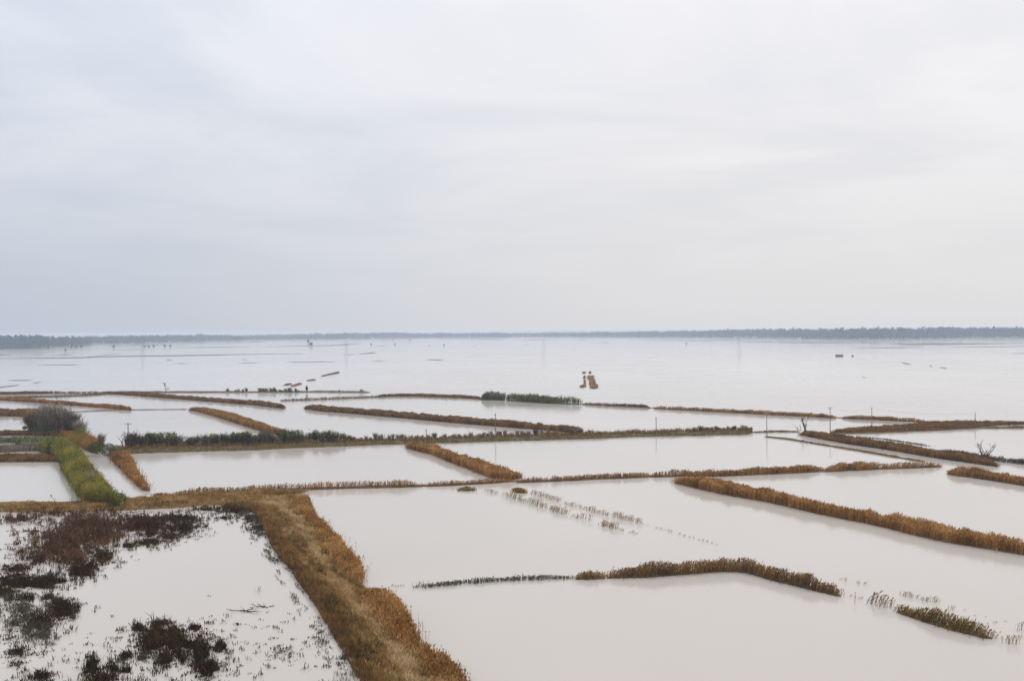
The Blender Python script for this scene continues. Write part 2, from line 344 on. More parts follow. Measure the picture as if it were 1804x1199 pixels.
reed_bed([(1186, 849, 845), (1200, 852, 841), (1242, 862, 838), (1282, 870.5, 845), (1350, 882, 858), (1387, 890, 868), (1437, 902, 879), (1470, 909, 886.5), (1537, 922, 897), (1603, 938.5, 909), (1670, 953.5, 922), (1736, 964, 934), (1804, 975, 951), (1870, 987, 962)], 3.1, 'reed_orange',
         'longest orange reed bed, sweeping unbroken down to the right edge', 13, lean=.15, cap=70000)
reed_bed([(1010, 1019, 1010), (1023, 1018, 999.5), (1050, 1017.5, 1003), (1070, 1017, 1003)], 2.2, 'reed_olive', 'small reed clump at the left end of the dark wind bent bed', 10, .12, lean=.35)
reed_bed([(1066, 1017, 1004), (1078, 1016, 1001), (1096, 1015.5, 996), (1133, 1014.5, 991), (1183, 1011, 993), (1216, 1008.5, 991), (1266, 1004, 983), (1309, 1005.5, 983), (1329, 1010, 988.5), (1354, 1018, 998.5), (1387, 1026, 1010.5), (1414, 1032, 1016), (1437, 1038, 1022), (1484, 1049, 1038)], 2.5, 'reed_dark',
         'dark wind bent reed bed rising to a bend in the lower middle of the flood', 14, .08, lean=.4)
reed_bed([(728, 1033, 1030), (756, 1032, 1028.5), (850, 1024, 1018), (910, 1020, 1014), (960, 1018, 1013), (995, 1017, 1012.5), (1014, 1017.5, 1011)], 0.65, 'weed_pale', 'thin low line of drowned weeds leading to the small reed clump', 11, .20, rag=.5, bank=False, lean=.1)
reed_bed([(1577, 1075, 1063), (1610, 1086, 1066), (1637, 1095, 1071), (1670, 1105, 1085), (1687, 1110, 1090), (1715, 1116, 1098), (1736, 1122, 1105), (1754, 1124, 1114)], 2.3, 'reed_olive', 'olive wind bent reed bed standing alone near the lower right corner', 12, .16, lean=.6)
# left hand marsh around the thicket
reed_bed([(-60, 735, 718), (0, 732, 718), (20, 732, 720.5), (44, 733, 719), (60, 738, 720)], 2.6, 'reed_dark', 'dark brown reed bed at the left edge beside the thicket', 8, lean=.08)
reed_bed([(44, 744, 724), (58, 746, 719), (70, 744, 722)], 3.2, 'reed', 'rounded rusty reed clump against the left side of the dark thicket', 9)
reed_bed([(-60, 768, 757), (0, 766, 757), (50, 766, 756), (110, 768, 756)], 2.0, 'reed_dark', 'brown reed strip below the dark thicket at the left edge', 8)
reed_bed([(-60, 782, 766), (0, 780, 767), (40, 780, 766), (80, 780, 766), (105, 782, 768)], 2.6, 'cane_dark', 'thin pale green cane stand showing water between its stems, left edge', 2.2, .25, bank=False)
reed_bed([(-60, 796, 781), (0, 796, 782), (40, 794, 778), (80, 792, 781)], 2.2, 'twig', 'grey brown drowned scrub belt at the left edge above the brown strip', 7, .05, plume=False)
reed_bed([(-60, 814, 800), (0, 812.5, 799), (60, 812, 797), (104, 812, 799), (112, 813, 802)], 2.0, 'reed_dark', 'dark brown reed strip bordering the square pool at the left edge', 10)
reed_bed([(104, 762, 742), (118, 772, 748), (134, 782, 752), (150, 790, 762), (170, 796, 776)], 3.0, 'reed', 'rust brown reeds between the dark thicket and the green cane hedge', 7)
reed_bed([(194, 802, 795), (206, 816, 796, ) , (212, 822, 798)], 2.6, 'reed_dark', 'dark reed tuft at the head of the narrow orange bed', 6)
reed_bed([(196, 803, 215, 790), (205, 815, 226, 800), (225, 836, 238, 822), (243, 854, 252, 842), (252, 861, 263, 855)], 2.2, 'reed_orange', 'narrow orange reed bed running down from the green bushes to the water', 12)
reed_bed([(138, 888, 146, 868), (160, 886, 166, 862), (180, 884, 186, 868), (204, 884, 210, 868)], 2.4, 'reed', 'pale dry reeds at the foot of the green cane hedge', 9)
# scrub of the right hand dike
reed_bed([(1639, 797, 786.5), (1690, 803, 791), (1727, 808, 797.5), (1763, 812, 802), (1804, 817, 806), (1850, 823, 812)], 1.8, 'twig_dark', 'grey drowned scrub belt behind the forked bare tree', 5, .12, bank=False, plume=False)
reed_bed([(1511, 768.5, 767), (1560, 773, 771.5), (1600, 779, 777.5), (1639, 785, 783.5)], .6, 'twig_dark', 'thin dark line of scrub above the broad dull brown reed bed', 6, .2, bank=False, plume=False)
reed_bed([(1322, 761, 759), (1370, 759.5, 757), (1408, 760, 757)], .8, 'reed_dark', 'thin weed line between the middle dike and the slender bare tree', 6, .25)
reed_bed([(1346, 768.5, 766.5), (1388, 772.5, 770.5), (1420, 778, 776), (1488, 789, 787), (1530, 796, 794), (1576, 804, 802.5), (1632, 813, 811.5)], .6, 'reed_dark', 'thin broken weed line in the water beside the broad dull brown reed bed', 6, .32)
reed_bed([(1562, 802, 799), (1588, 805, 802.5)], .8, 'reed_orange', 'tiny orange weed patch on the thin weed line beside the dull brown bed', 8, .1)

def low_line(pts, w, h=.30, z='soil'):
    A, B = [], []
    for x, y in pts:
        p = G(x, y); d = np.array([0, 1., 0]) * w / 2; A.append(p - d); B.append(p + d)
    A, B, q = resample(np.array(A), np.array(B), 2.0); o = mound('dike', A, B, q, h, M[z], 0, rough=.6, sections=5); return o
low_line([(265, 874), (308, 872), (460, 863.5), (610, 858), (740, 855.5), (860, 850), (925, 847), (1050, 843), (1150, 838.5), (1275, 836), (1451, 829.5), (1530, 826), (1661, 821)], 1.5)
low_line([(1020, 711.5), (1087, 715), (1150, 718.5), (1275, 725), (1420, 732.5), (1500, 737), (1634, 742.5)], 2.2)
low_line([(113, 726), (170, 724), (225, 721.8), (333, 721)], 2.0)
# ------------------------------------------------------------------ giant cane hedges
def cane_parts(P, h, dist, tn, hs):
    k = len(P); px = dist / 995; w = np.maximum(.05, px * .25)
    H = h * hs * rng.uniform(.75, 1.05, k); ln = rng.normal(0, .10, (k, 2)) * H[:, None] + [.25, 0]
    out = [blades(P, H, w, ln, rng.uniform(-1, 1, k), np.clip(tn - .15, 0, 1))]
    for j in range(9):
        f = rng.uniform(.25, .98, k); Q = P + np.concatenate([ln * (f ** 1.6)[:, None], (H * f)[:, None]], 1)
        a = rng.uniform(0, 2 * np.pi, k); L = rng.uniform(.45, .85, k)
        out.append(blades(Q, L * .75, np.maximum(.07, px * .40), np.stack([np.cos(a), np.sin(a)], 1) * L[:, None], rng.uniform(-1.5, 1.5, k), np.clip(tn + rng.normal(0, .16, k) + .15 * (f - .5), 0, 1), .6, L * .45))
    return out
def cane_hedge(pts, h, mat, label, dens=3.0, gap=.12, group=None, name='cane_hedge', cat='cane hedge', cap=7000):
    A0, B0 = edges(pts, h, 2.5); A, B, s = resample(A0, B0, 1.5)
    num = int(min(cap, area_of(A, B) * dens + 60)); P, ss, v, w = scatter(A, B, s, num); sd = rng.integers(0, 999)
    cl = fbm(ss * .3, v * w * .3, sd); keep = cl > gap; P, ss, v, cl, w = P[keep], ss[keep], v[keep], cl[keep], w[keep]
    P[:, :2] += rng.normal(0, .3, (len(P), 2)); P[:, 2] = .05
    tn = np.clip(.5 + (fbm(ss * .12, v * w * .12, sd + 8) - .5) * .9 + rng.normal(0, .12, len(P)), 0, 1)
    hs = .78 + .5 * (vnoise(ss * .5, v * w * .5, sd + 3) - .3) * .8; hs *= 1 - .30 * (np.abs(v - .5) * 2) ** 3; ee = np.minimum(ss - s[0], s[-1] - ss); hs *= np.clip(.75 + ee / 8, 0, 1) * (.8 + .4 * vnoise(ss * 1.1, v * 3, sd + 6))
    c = (A[len(A) // 2] + B[len(B) // 2]) / 2; root = empty(name, c); tag(root, label, cat, group)
    V, T, t = merge(cane_parts(P, h, np.linalg.norm(P, axis=1), tn, hs)); mesh('canes', V - c, T, M[mat], t, root)
    mound('earth_bank', A - c, B - c, s, .4, M['soil'], .08, parent=root)
    return root
cane_hedge([(850, 704, 690), (862, 704, 689), (875, 704, 689.5), (889, 704.5, 692)], 4.2, 'cane_dark', 'smaller of the two green cane clumps in the middle distance', 3.5)
cane_hedge([(891, 705, 694), (905, 706, 692), (935, 708, 692.5), (970, 710, 695.5), (1000, 711, 698), (1018, 711.5, 700), (1025, 711.5, 706)], 4.2, 'cane_dark', 'longer of the two green cane clumps in the middle distance', 3.5)
cane_hedge([(66, 792, 78, 778), (90, 800, 106, 766), (108, 817, 132, 778), (113, 834, 150, 796), (120, 848, 168, 817), (130, 862, 184, 836), (138, 874, 200, 855), (146, 884, 217, 866)], 4.3, 'cane', 'tall yellow green cane hedge running from the thicket down to the grassy dike', 4.5, .10, cap=9000)
cane_hedge([(200, 882, 205, 868), (216, 882, 217, 866)], 3.4, 'cane_dark', 'small green cane tuft at the right foot of the tall cane hedge', 3.5)

# ------------------------------------------------------------------ bushes, bare trees, thicket
def bush_mesh(hh, r, k, size, seed, flat=.9):
    q = np.random.default_rng(seed); u = q.normal(0, 1, (k, 3)); u /= np.linalg.norm(u, axis=1)[:, None]; rr = q.random(k) ** .33
    lob = .8 + .45 * (fbm(u[:, 0] * 2 + 5, u[:, 1] * 2 + u[:, 2] * 2 + 5, seed) - .3)
    P = u * (rr * lob)[:, None] * [r, r, hh * .5] + [0, 0, hh * .5]; P[:, 2] = np.maximum(P[:, 2] - size * .3, 0)
    a = q.uniform(0, 2 * np.pi, k); L = size * q.uniform(.6, 1.3, k)
    return blades(P, L * .6, L * .55, np.stack([np.cos(a), np.sin(a)], 1) * L[:, None] * .6, q.uniform(-1.5, 1.5, k), np.clip(q.normal(.5, .2, k), 0, 1))
def twig_mesh(hh, r, k, w, seed, spread=.55):
    """leafless shrub: stems fanning from the ground with side twigs"""
    q = np.random.default_rng(seed); ks = k // 4
    P = np.zeros((ks, 3)); P[:, :2] = q.normal(0, r * .22, (ks, 2)); a = q.uniform(0, 2 * np.pi, ks); H = hh * q.uniform(.6, 1.05, ks)
    ln = np.stack([np.cos(a), np.sin(a)], 1) * (H * spread * q.uniform(.1, 1, ks))[:, None]
    out = [blades(P, H, np.full(ks, w * 1.5), ln, q.uniform(-1.2, 1.2, ks), q.random(ks) * .5)]
    for j in range(3):
        f = q.uniform(.2, .95, ks); Q = P + np.concatenate([ln * (f ** 1.6)[:, None], (H * f)[:, None]], 1); a = q.uniform(0, 2 * np.pi, ks); L = hh * q.uniform(.18, .4, ks)
        out.append(blades(Q, L, np.full(ks, w), np.stack([np.cos(a), np.sin(a)], 1) * (L * .6)[:, None], q.uniform(-1.2, 1.2, ks), .3 + q.random(ks) * .6))
    return merge(out)
def add_bush(x, yb, yt, wpx, mat, label, kind='bush', group=None, cat='bush', k=900):
    k = int(k * (1.8 if kind == 'bush' else 1)); p = G(x, yb); D = np.linalg.norm(p[:2]); hh = (yb - yt) * D / FPX; r = wpx * D / FPX / 2
    if kind == 'bush': V, T, t = bush_mesh(hh, r, k, max(.28, D / 995 * .75), rng.integers(1, 9999))
    else: V, T, t = twig_mesh(hh, r, k, max(.04, D / 995 * .3), rng.integers(1, 9999), r / hh * 1.1)
    c = np.array([p[0], p[1], 0]); o = mesh('bush' if kind == 'bush' else 'shrub', V, T, M[mat], t); o.location = c
    return tag(o, label, cat, group)
add_bush(84, 764, 722, 50, 'twig', 'tallest dark grey leafless thicket directly under the bare tree at left', 'twig', cat='thicket', k=3600)
add_bush(106, 764, 726, 42, 'twig', 'dark grey leafless thicket just right of the tallest one', 'twig', cat='thicket', k=2600)
add_bush(124, 768, 734, 34, 'twig_dark', 'grey brown leafless thicket lower down the right slope of the tall one', 'twig', cat='thicket', k=2200)
add_bush(140, 772, 746, 24, 'twig', 'lowest leafless thicket at the right end of the thicket slope', 'twig', cat='thicket', k=1200)
add_bush(64, 764, 733, 38, 'twig_dark', 'dense dark thicket at the lower left of the bare tree', 'twig', cat='thicket', k=3600)
add_bush(70, 767, 749, 40, 'bush', 'very dark green bush at the foot of the dark thicket', k=900)
add_bush(44, 757, 750, 9, 'bush', 'small round dark bush on the brown strip left of the thicket', k=200)
add_bush(32, 789, 776, 11, 'bush', 'small dark bush standing in the grey scrub belt at left', k=250)
add_bush(145, 786, 750, 34, 'cane', 'green and orange bush right of the dark thicket', k=1300)
add_bush(158, 794, 764, 28, 'reed_orange', 'rusty orange bush beside the green cane hedge', k=1100)
add_bush(168, 802, 778, 28, 'bush', 'dark green bush next to the rusty orange bush', k=1000)
add_bush(190, 804, 780, 30, 'bush', 'dark green bush above the head of the narrow orange bed', k=1000)
add_bush(203, 803, 783, 20, 'cane', 'yellow green bush at the left start of the middle dike', k=700)
add_bush(178, 786, 767, 16, 'twig', 'grey leafless shrub behind the dark green bushes', 'twig', cat='shrub', k=500)
add_bush(157, 866, 838, 26, 'twig', 'bluish grey leafless bush against the front of the green cane hedge', 'twig', k=1200)

class Tubes:
    def __init__(s): s.V = []; s.T = []
    def seg(s, a, b, ra, rb, n=5):
        d = (b - a).normalized(); u = d.orthogonal().normalized(); v = d.cross(u); o = len(s.V)
        for p, r in ((a, ra), (b, rb)):
            for i in range(n):
                q = 2 * math.pi * i / n; s.V.append(p + (u * math.cos(q) + v * math.sin(q)) * r)
        for i in range(n):
            j = (i + 1) % n; s.T += [(o + i, o + j, o + n + j), (o + i, o + n + j, o + n + i)]
    def grow(s, p, d, L, r, depth, spread, rn, up=.25, segs=3):
        for i in range(segs):
            d = (d + Vector((rn.gauss(0, .13), rn.gauss(0, .13), rn.gauss(0, .08) + up * .12))).normalized()
            q = p + d * (L / segs); r2 = r * .84; s.seg(p, q, r, r2, 5 if depth > 1 else 3); p, r = q, r2
            if depth > 0 and (i > 0 or segs < 3):
                for _ in range(rn.choice((1, 2))):
                    w = Vector((rn.gauss(0, 1), rn.gauss(0, 1), rn.gauss(.1, .5))).normalized()
                    s.grow(p, (d + w * spread).normalized(), L * rn.uniform(.5, .75), max(r * .62, s.rmin), depth - 1, spread, rn, up, segs)
def bare_tree(x, yb, yt, label, seed, stems=1, spread=.8, depth=3, r=.22, base=0, rmin=.03, lean=.5, k_up=.3, L0=.45):
    p = G(x, yb); D = np.linalg.norm(p[:2]); hh = (yb - yt) * D / FPX; rn = random.Random(seed)
    tr = Tubes(); tr.rmin = rmin; br = Tubes(); br.rmin = rmin
    root = empty('bare_tree', (p[0], p[1], 0)); tag(root, label, 'tree')
    for i in range(stems):
        a = 2 * math.pi * i / stems + rn.uniform(-.4, .4)
        d = Vector((math.cos(a) * lean, math.sin(a) * lean * .5, 1)).normalized() if stems > 1 else Vector((rn.uniform(-.1, .1), 0, 1)).normalized()
        q = Vector((d.x * .3, d.y * .3, -.2)); q2 = q + d * hh * .32; tr.seg(q, q2, r, r * .75, 7)
        br.grow(q2, d, hh * L0, r * .7, depth, spread, rn, k_up)
        for _ in range(2): br.grow(q + d * hh * .22, (d + Vector((rn.gauss(0, 1), rn.gauss(0, 1), .3)) * spread * .7).normalized(), hh * .3, r * .4, depth - 1, spread, rn, k_up)
    if base: tr.seg(Vector((0, 0, -.3)), Vector((0, 0, base)), r * 2.6, r * 1.8, 8)
    a = mesh('trunk', [tuple(v) for v in tr.V], tr.T, M['bark'], parent=root)
    zs = np.array([tuple(v) for v in br.V]); f = (hh) / zs[:, 2].max(); zs *= f
    mesh('branches', zs, br.T, M['bark'], parent=root)
    return root
bare_tree(1736, 806, 777, 'low forked bare tree with several fanning limbs on the right dike', 4, stems=5, spread=.45, depth=2, r=.20, base=.7, lean=.75, rmin=.05)
bare_tree(1418, 761, 733, 'slender bare tree at the point where the right dikes meet', 9, stems=3, spread=.38, depth=2, r=.17, lean=.16, rmin=.09)
bare_tree(92, 750, 697, 'bare tree rising out of the dark thicket at left', 11, stems=1, spread=1.0, depth=3, r=.25, rmin=.05)
bare_tree(292, 692, 674, 'tiny faint bare tree on the farthest low dike at left', 6, stems=1, spread=.9, depth=3, r=.2, rmin=.11)
bare_tree(1408, 762, 748, 'small bare sapling beside the slender bare tree', 21, stems=2, spread=.8, depth=2, r=.09, lean=.3, rmin=.06)
bare_tree(228, 787, 760, 'grey leafless tree entwined with the leftmost utility pole', 33, stems=3, spread=.8, depth=3, r=.10, lean=.4, rmin=.045)

# shrubs along the middle dike: a few of each kind built, the others copied
protos = {}
for kd, mat, cnt in (('grey', 'twig', 4), ('dark', 'twig_dark', 3), ('green', 'cane_dark', 3)):
    protos[kd] = []
    for i in range(cnt):
        if kd == 'green': V, T, t = merge(cane_parts(np.concatenate([rng.normal(0, .55, (34, 2)), np.zeros((34, 1))], 1), 1.0 * 2.4, np.full(34, 360.), np.clip(rng.normal(.5, .15, 34), 0, 1), np.ones(34)))
        else: V, T, t = twig_mesh(2.4, 1.5, 300 if kd == 'dark' else 150, .085, 100 + i + len(kd) * 10, .6)
        protos[kd].append([mesh('shrub', V, T, M[mat], t), False])
def put_shrub(kd, p, sc, label, group, cat='shrub'):
    pr = protos[kd][rng.integers(len(protos[kd]))]
    o = pr[0] if not pr[1] else pr[0].copy()
    if pr[1]: COL.objects.link(o)
    pr[1] = True
    o.location = (p[0], p[1], .15); o.rotation_euler.z = rng.uniform(0, 6.28); o.scale = (sc * rng.uniform(.85, 1.25), sc * rng.uniform(.85, 1.25), sc)
    return tag(o, label, cat, group)
ROWTOP = [(225, 763), (240, 764), (313, 766), (340, 771), (375, 766), (450, 763), (462, 760), (510, 759), (547, 761), (575, 759), (600, 762), (625, 770), (662, 764), (700, 765), (745, 767), (762, 764), (825, 762), (862, 759), (912, 757), (1012, 755), (1060, 758), (1080, 762), (1112, 755), (1130, 761), (1165, 764), (1205, 755), (1237, 751), (1275, 752), (1312, 749), (1322, 757)]
ROWBASE = [(225, 790), (450, 784.5), (665, 777.5), (760, 775), (900, 770), (1050, 766.5), (1110, 764), (1313, 758.5)]
rx = np.arange(228, 1321, 5.4)
for i, x in enumerate(rx):
    x = x + rng.uniform(-3, 3); yb = np.interp(x, *zip(*ROWBASE)) - rng.uniform(0, 3.0); yt = np.interp(x, *zip(*ROWTOP))
    if 1128 < x < 1170 and rng.random() < .6: continue
    p = G(x, yb); hh = max(.6, (yb - yt) * np.linalg.norm(p[:2]) / FPX) * rng.uniform(.5, 1.08)
    green = (240 < x < 320 or 370 < x < 480) and rng.random() < .55 or (505 < x < 610 and rng.random() < .75)
    kd = 'green' if green else ('dark' if (x < 620 or 1230 < x < 1300) and rng.random() < .65 or rng.random() < .2 else 'grey')
    seg = ['beside the leftmost utility pole', 'right of the leftmost pole', 'between leftmost pole and slanting reeds', 'just left of the slanting reeds', 'where the slanting reeds end', 'left of the shortest pole', 'between the two middle poles', 'right of the pole crossing dark reeds', 'where the dark reeds end', 'left of the gap in the row', 'right of the gap in the row', 'at the far right end'][int(np.searchsorted([262, 330, 410, 480, 560, 751, 873, 960, 1070, 1156, 1240], x))]
    sz = 'tall ' if hh > 2.6 else 'low ' if hh < 1.5 else 'mid sized '
    put_shrub(kd, p, hh / 2.4, sz + {'green': 'leafy green shrub, ', 'dark': 'dark bare shrub, ', 'grey': 'grey bare shrub, '}[kd] + 'middle dike row, ' + seg, sz + kd + ' shrubs ' + seg)
# understory of the row, the dike itself and its verge
midA = [(205, 802), (223, 800), (450, 793), (665, 784), (760, 781.5), (900, 777), (1050, 773), (1110, 770), (1313, 766), (1326, 763)]
midB = [(205, 790), (223, 788), (450, 782.5), (665, 775.5), (760, 773), (900, 768), (1050, 764.5), (1110, 762), (1313, 757), (1326, 758)]
def ground_edges(a, b):
    return np.array([G(*p) for p in a]), np.array([G(*p) for p in b])
A, B, s = resample(*ground_edges(midA, midB), 2.0)
mound('dike', A, B, s, .55, M['soil'], .0)
def grass_cover(name, A, B, s, num, h, mat, v0=0, v1=1, z=.3, wmin=.06, tintf=None, gap=0, lean=.2, kind='stuff', label=None, cat='grass'):
    P, ss, v, w = scatter(A, B, s, num); P = P + 0; m = (v >= v0) & (v <= v1) & (fbm(ss * .3, v * 5, 17) > gap); P, ss, v, w = P[m], ss[m], v[m], w[m]
    P[:, 2] = z * np.clip(np.sin(np.pi * v), 0, 1) ** .5
    d = np.linalg.norm(P[:, :2], axis=1); k = len(P); cn = fbm(ss * .9, v * w * .9, 5) * .5 + fbm(ss * .3, v * w * .35, 6) * .5; H = h * rng.uniform(.5, 1.15, k) * np.clip(.15 + 2.6 * (cn - .22), .2, 2.2)
    t = (rng.normal(.5, .17, k) if tintf is None else tintf(ss, v, w) + rng.normal(0, .14, k)) + (cn - .5) * 1.1 + (fbm(ss * 1.7, v * w * 1.7, 15) - .5) * .5
    V, T, tt = blades(P, H, np.maximum(wmin, d / 995 * .4) * rng.uniform(.6, 1.3, k), rng.normal(0, .28, (k, 2)) * H[:, None] + [lean * h * .5, 0], rng.uniform(-1.5, 1.5, k), np.clip(t, 0, 1))
    o = mesh(name, V, T, M[mat], tt); o['kind'] = kind; return tag(o, label, cat)
grass_cover('grass', A, B, s, 22000, .75, 'greengrass', 0, .60, .35, label='strip of olive and straw grass along the middle dike verge')
grass_cover('undergrowth', A, B, s, 20000, 1.2, 'reed_dark', .45, 1, .35, gap=.22, label='dark tangled undergrowth beneath the shrubs of the middle dike', cat='undergrowth')

# shrubs on the farthest low dike
A, B, s = resample(*ground_edges([(180, 691.6), (300, 691.6), (450, 691.4), (560, 690.8), (655, 691.8)], [(180, 690.4), (300, 690.4), (450, 690.2), (560, 689.6), (655, 690.8)]), 4)
mound('dike', A, B, s, .8, M['soil'], 0)
for x0, x1, st, h, g in ((402, 436, 5, 1.7, 'left clump'), (456, 520, 4, 1.8, 'middle clump'), (522, 532, 5, 2.0, 'beside the small round tree'), (353, 375, 11, .8, 'far left of the clumps'), (598, 604, 5, 1.0, 'right of the small round tree'), (636, 646, 5, 1.2, 'right of the small round tree')):
    for x in np.arange(x0, x1, st):
        put_shrub('green' if rng.random() < .4 else 'grey' if rng.random() < .5 else 'dark', G(x + rng.uniform(-2, 2), 690.8), h / 2.0 * rng.uniform(.45, 1.25), 'dark shrub on the farthest low dike, ' + g, 'farthest dike shrubs, ' + g)
def leafy_tree(x, yb, yt, wpx, label, mat='bush', k=260, group=None):
    p = G(x, yb); D = np.linalg.norm(p[:2]); hh = (yb - yt) * D / FPX; r = wpx * D / FPX / 2 * .8
    root = empty('tree', (p[0], p[1], 0)); tag(root, label, 'tree', group)
    V, T, t = bush_mesh(hh * .8, r, k, max(.5, D / 995 * 1.1), rng.integers(1, 9999)); V = V + [0, 0, hh * .22]; mesh('crown', V, T, M[mat], t, root)
    tb = Tubes(); tb.seg(Vector((0, 0, -.2)), Vector((0, 0, hh * .6)), .04 * hh, .025 * hh, 6); mesh('trunk', [tuple(v) for v in tb.V], tb.T, M['bark'], parent=root)
    return root
leafy_tree(540.5, 691, 679.5, 5, 'small round tree on the farthest low dike', 'bush', 300)
leafy_tree(543, 605, 598.5, 6, 'tall bluish tree of the pair standing far out on the flood', 'wood_hazed', 200)
leafy_tree(548, 609.5, 603, 8, 'broad bluish tree of the pair standing far out on the flood', 'wood_hazed', 200)
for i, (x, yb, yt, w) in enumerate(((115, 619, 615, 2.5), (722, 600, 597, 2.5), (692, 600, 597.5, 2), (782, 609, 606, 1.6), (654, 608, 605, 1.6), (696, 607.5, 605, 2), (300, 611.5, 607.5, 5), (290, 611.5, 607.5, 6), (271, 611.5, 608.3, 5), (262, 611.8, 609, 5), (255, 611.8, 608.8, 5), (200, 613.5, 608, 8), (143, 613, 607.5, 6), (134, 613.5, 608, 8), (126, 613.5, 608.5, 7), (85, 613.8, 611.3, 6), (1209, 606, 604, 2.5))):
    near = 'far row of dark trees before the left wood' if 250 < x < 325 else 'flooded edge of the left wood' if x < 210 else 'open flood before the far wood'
    leafy_tree(x, yb, yt, w, 'small distant tree on the ' + near if i else 'lone tiny tree standing in the flood before the left wood', 'wood_hazed', 70, 'distant trees, ' + near)

# ------------------------------------------------------------------ far woods (nobody could count them)
def wood(name, pts, label, depth, dens=1.0, trs=46):
    """pts: (x, y base, y top); a belt of crowns following the line, taller and shorter trees mixed"""
    px = np.arange(pts[0][0], pts[-1][0], 3.6 / dens); X = np.array([p[0] for p in pts]); parts = []
    for row in range(3):
        for x in px + rng.uniform(-2, 2, len(px)):
            yb = np.interp(x, X, [p[1] for p in pts]); yt = np.interp(x, X, [p[2] for p in pts])
            p = G(x, yb); D = np.linalg.norm(p[:2]); hh = min((yb - yt) * D / FPX * (1 + row * depth / D), 34)
            q = p * (1 + row * depth / D * rng.uniform(.7, 1.2)); q[2] = 0
            nz = fbm(np.array([x * .035]), np.array([row * 3.]), 2)[0]; hh *= rng.uniform(.84, 1.1) * (.90 + .32 * nz)
            r = rng.uniform(.22, .38) * hh; k = trs; u = rng.normal(0, 1, (k, 3)); u /= np.linalg.norm(u, axis=1)[:, None]
            C = q + u * (rng.random(k) ** .4)[:, None] * [r, r, hh * .48] + [0, 0, hh * .5]; C[:, 2] = np.clip(C[:, 2] - .1 * hh, 0, None)
            L = hh * rng.uniform(.12, .22, k); a = rng.uniform(0, 6.28, k)
            parts.append(blades(C, L, L * .75, np.stack([np.cos(a), np.sin(a)], 1) * L[:, None] * .4, rng.uniform(-1, 1, k), np.clip(rng.normal(.5, .16, k) + rng.uniform(-.2, .2), 0, 1)))
    V, T, t = merge(parts); o = mesh(name, V, T, M['wood_hazed'], t); tag(o, label, 'wood', kind='stuff')
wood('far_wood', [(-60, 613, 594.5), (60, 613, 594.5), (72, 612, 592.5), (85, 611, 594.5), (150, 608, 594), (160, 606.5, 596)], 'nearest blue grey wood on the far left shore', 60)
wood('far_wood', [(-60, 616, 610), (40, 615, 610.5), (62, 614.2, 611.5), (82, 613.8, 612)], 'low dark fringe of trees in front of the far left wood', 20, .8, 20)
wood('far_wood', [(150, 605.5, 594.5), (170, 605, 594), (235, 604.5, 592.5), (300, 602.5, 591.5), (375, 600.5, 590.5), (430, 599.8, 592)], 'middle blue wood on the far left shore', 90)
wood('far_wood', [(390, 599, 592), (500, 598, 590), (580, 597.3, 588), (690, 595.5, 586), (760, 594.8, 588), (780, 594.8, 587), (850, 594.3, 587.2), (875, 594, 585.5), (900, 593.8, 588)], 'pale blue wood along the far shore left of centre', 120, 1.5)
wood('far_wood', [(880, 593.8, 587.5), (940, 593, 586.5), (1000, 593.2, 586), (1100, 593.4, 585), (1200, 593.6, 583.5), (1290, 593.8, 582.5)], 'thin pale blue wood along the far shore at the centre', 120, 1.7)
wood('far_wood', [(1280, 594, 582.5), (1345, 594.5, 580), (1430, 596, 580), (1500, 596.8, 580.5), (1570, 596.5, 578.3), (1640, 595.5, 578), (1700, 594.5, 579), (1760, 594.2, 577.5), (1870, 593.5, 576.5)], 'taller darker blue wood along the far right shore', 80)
Vb = np.array([G(-200, 603), G(150, 597), G(500, 593), G(902, 588.5), G(1300, 588), G(2000, 588)]); Vb[:, 2] = .15
far = Vb * 7; far[:, 2] = .15
T_ = [(i, i + 1, i + 7, i + 6) for i in range(5)]
tag(mesh('far_shore', np.concatenate([Vb, far]), T_, M['land']), kind='structure')

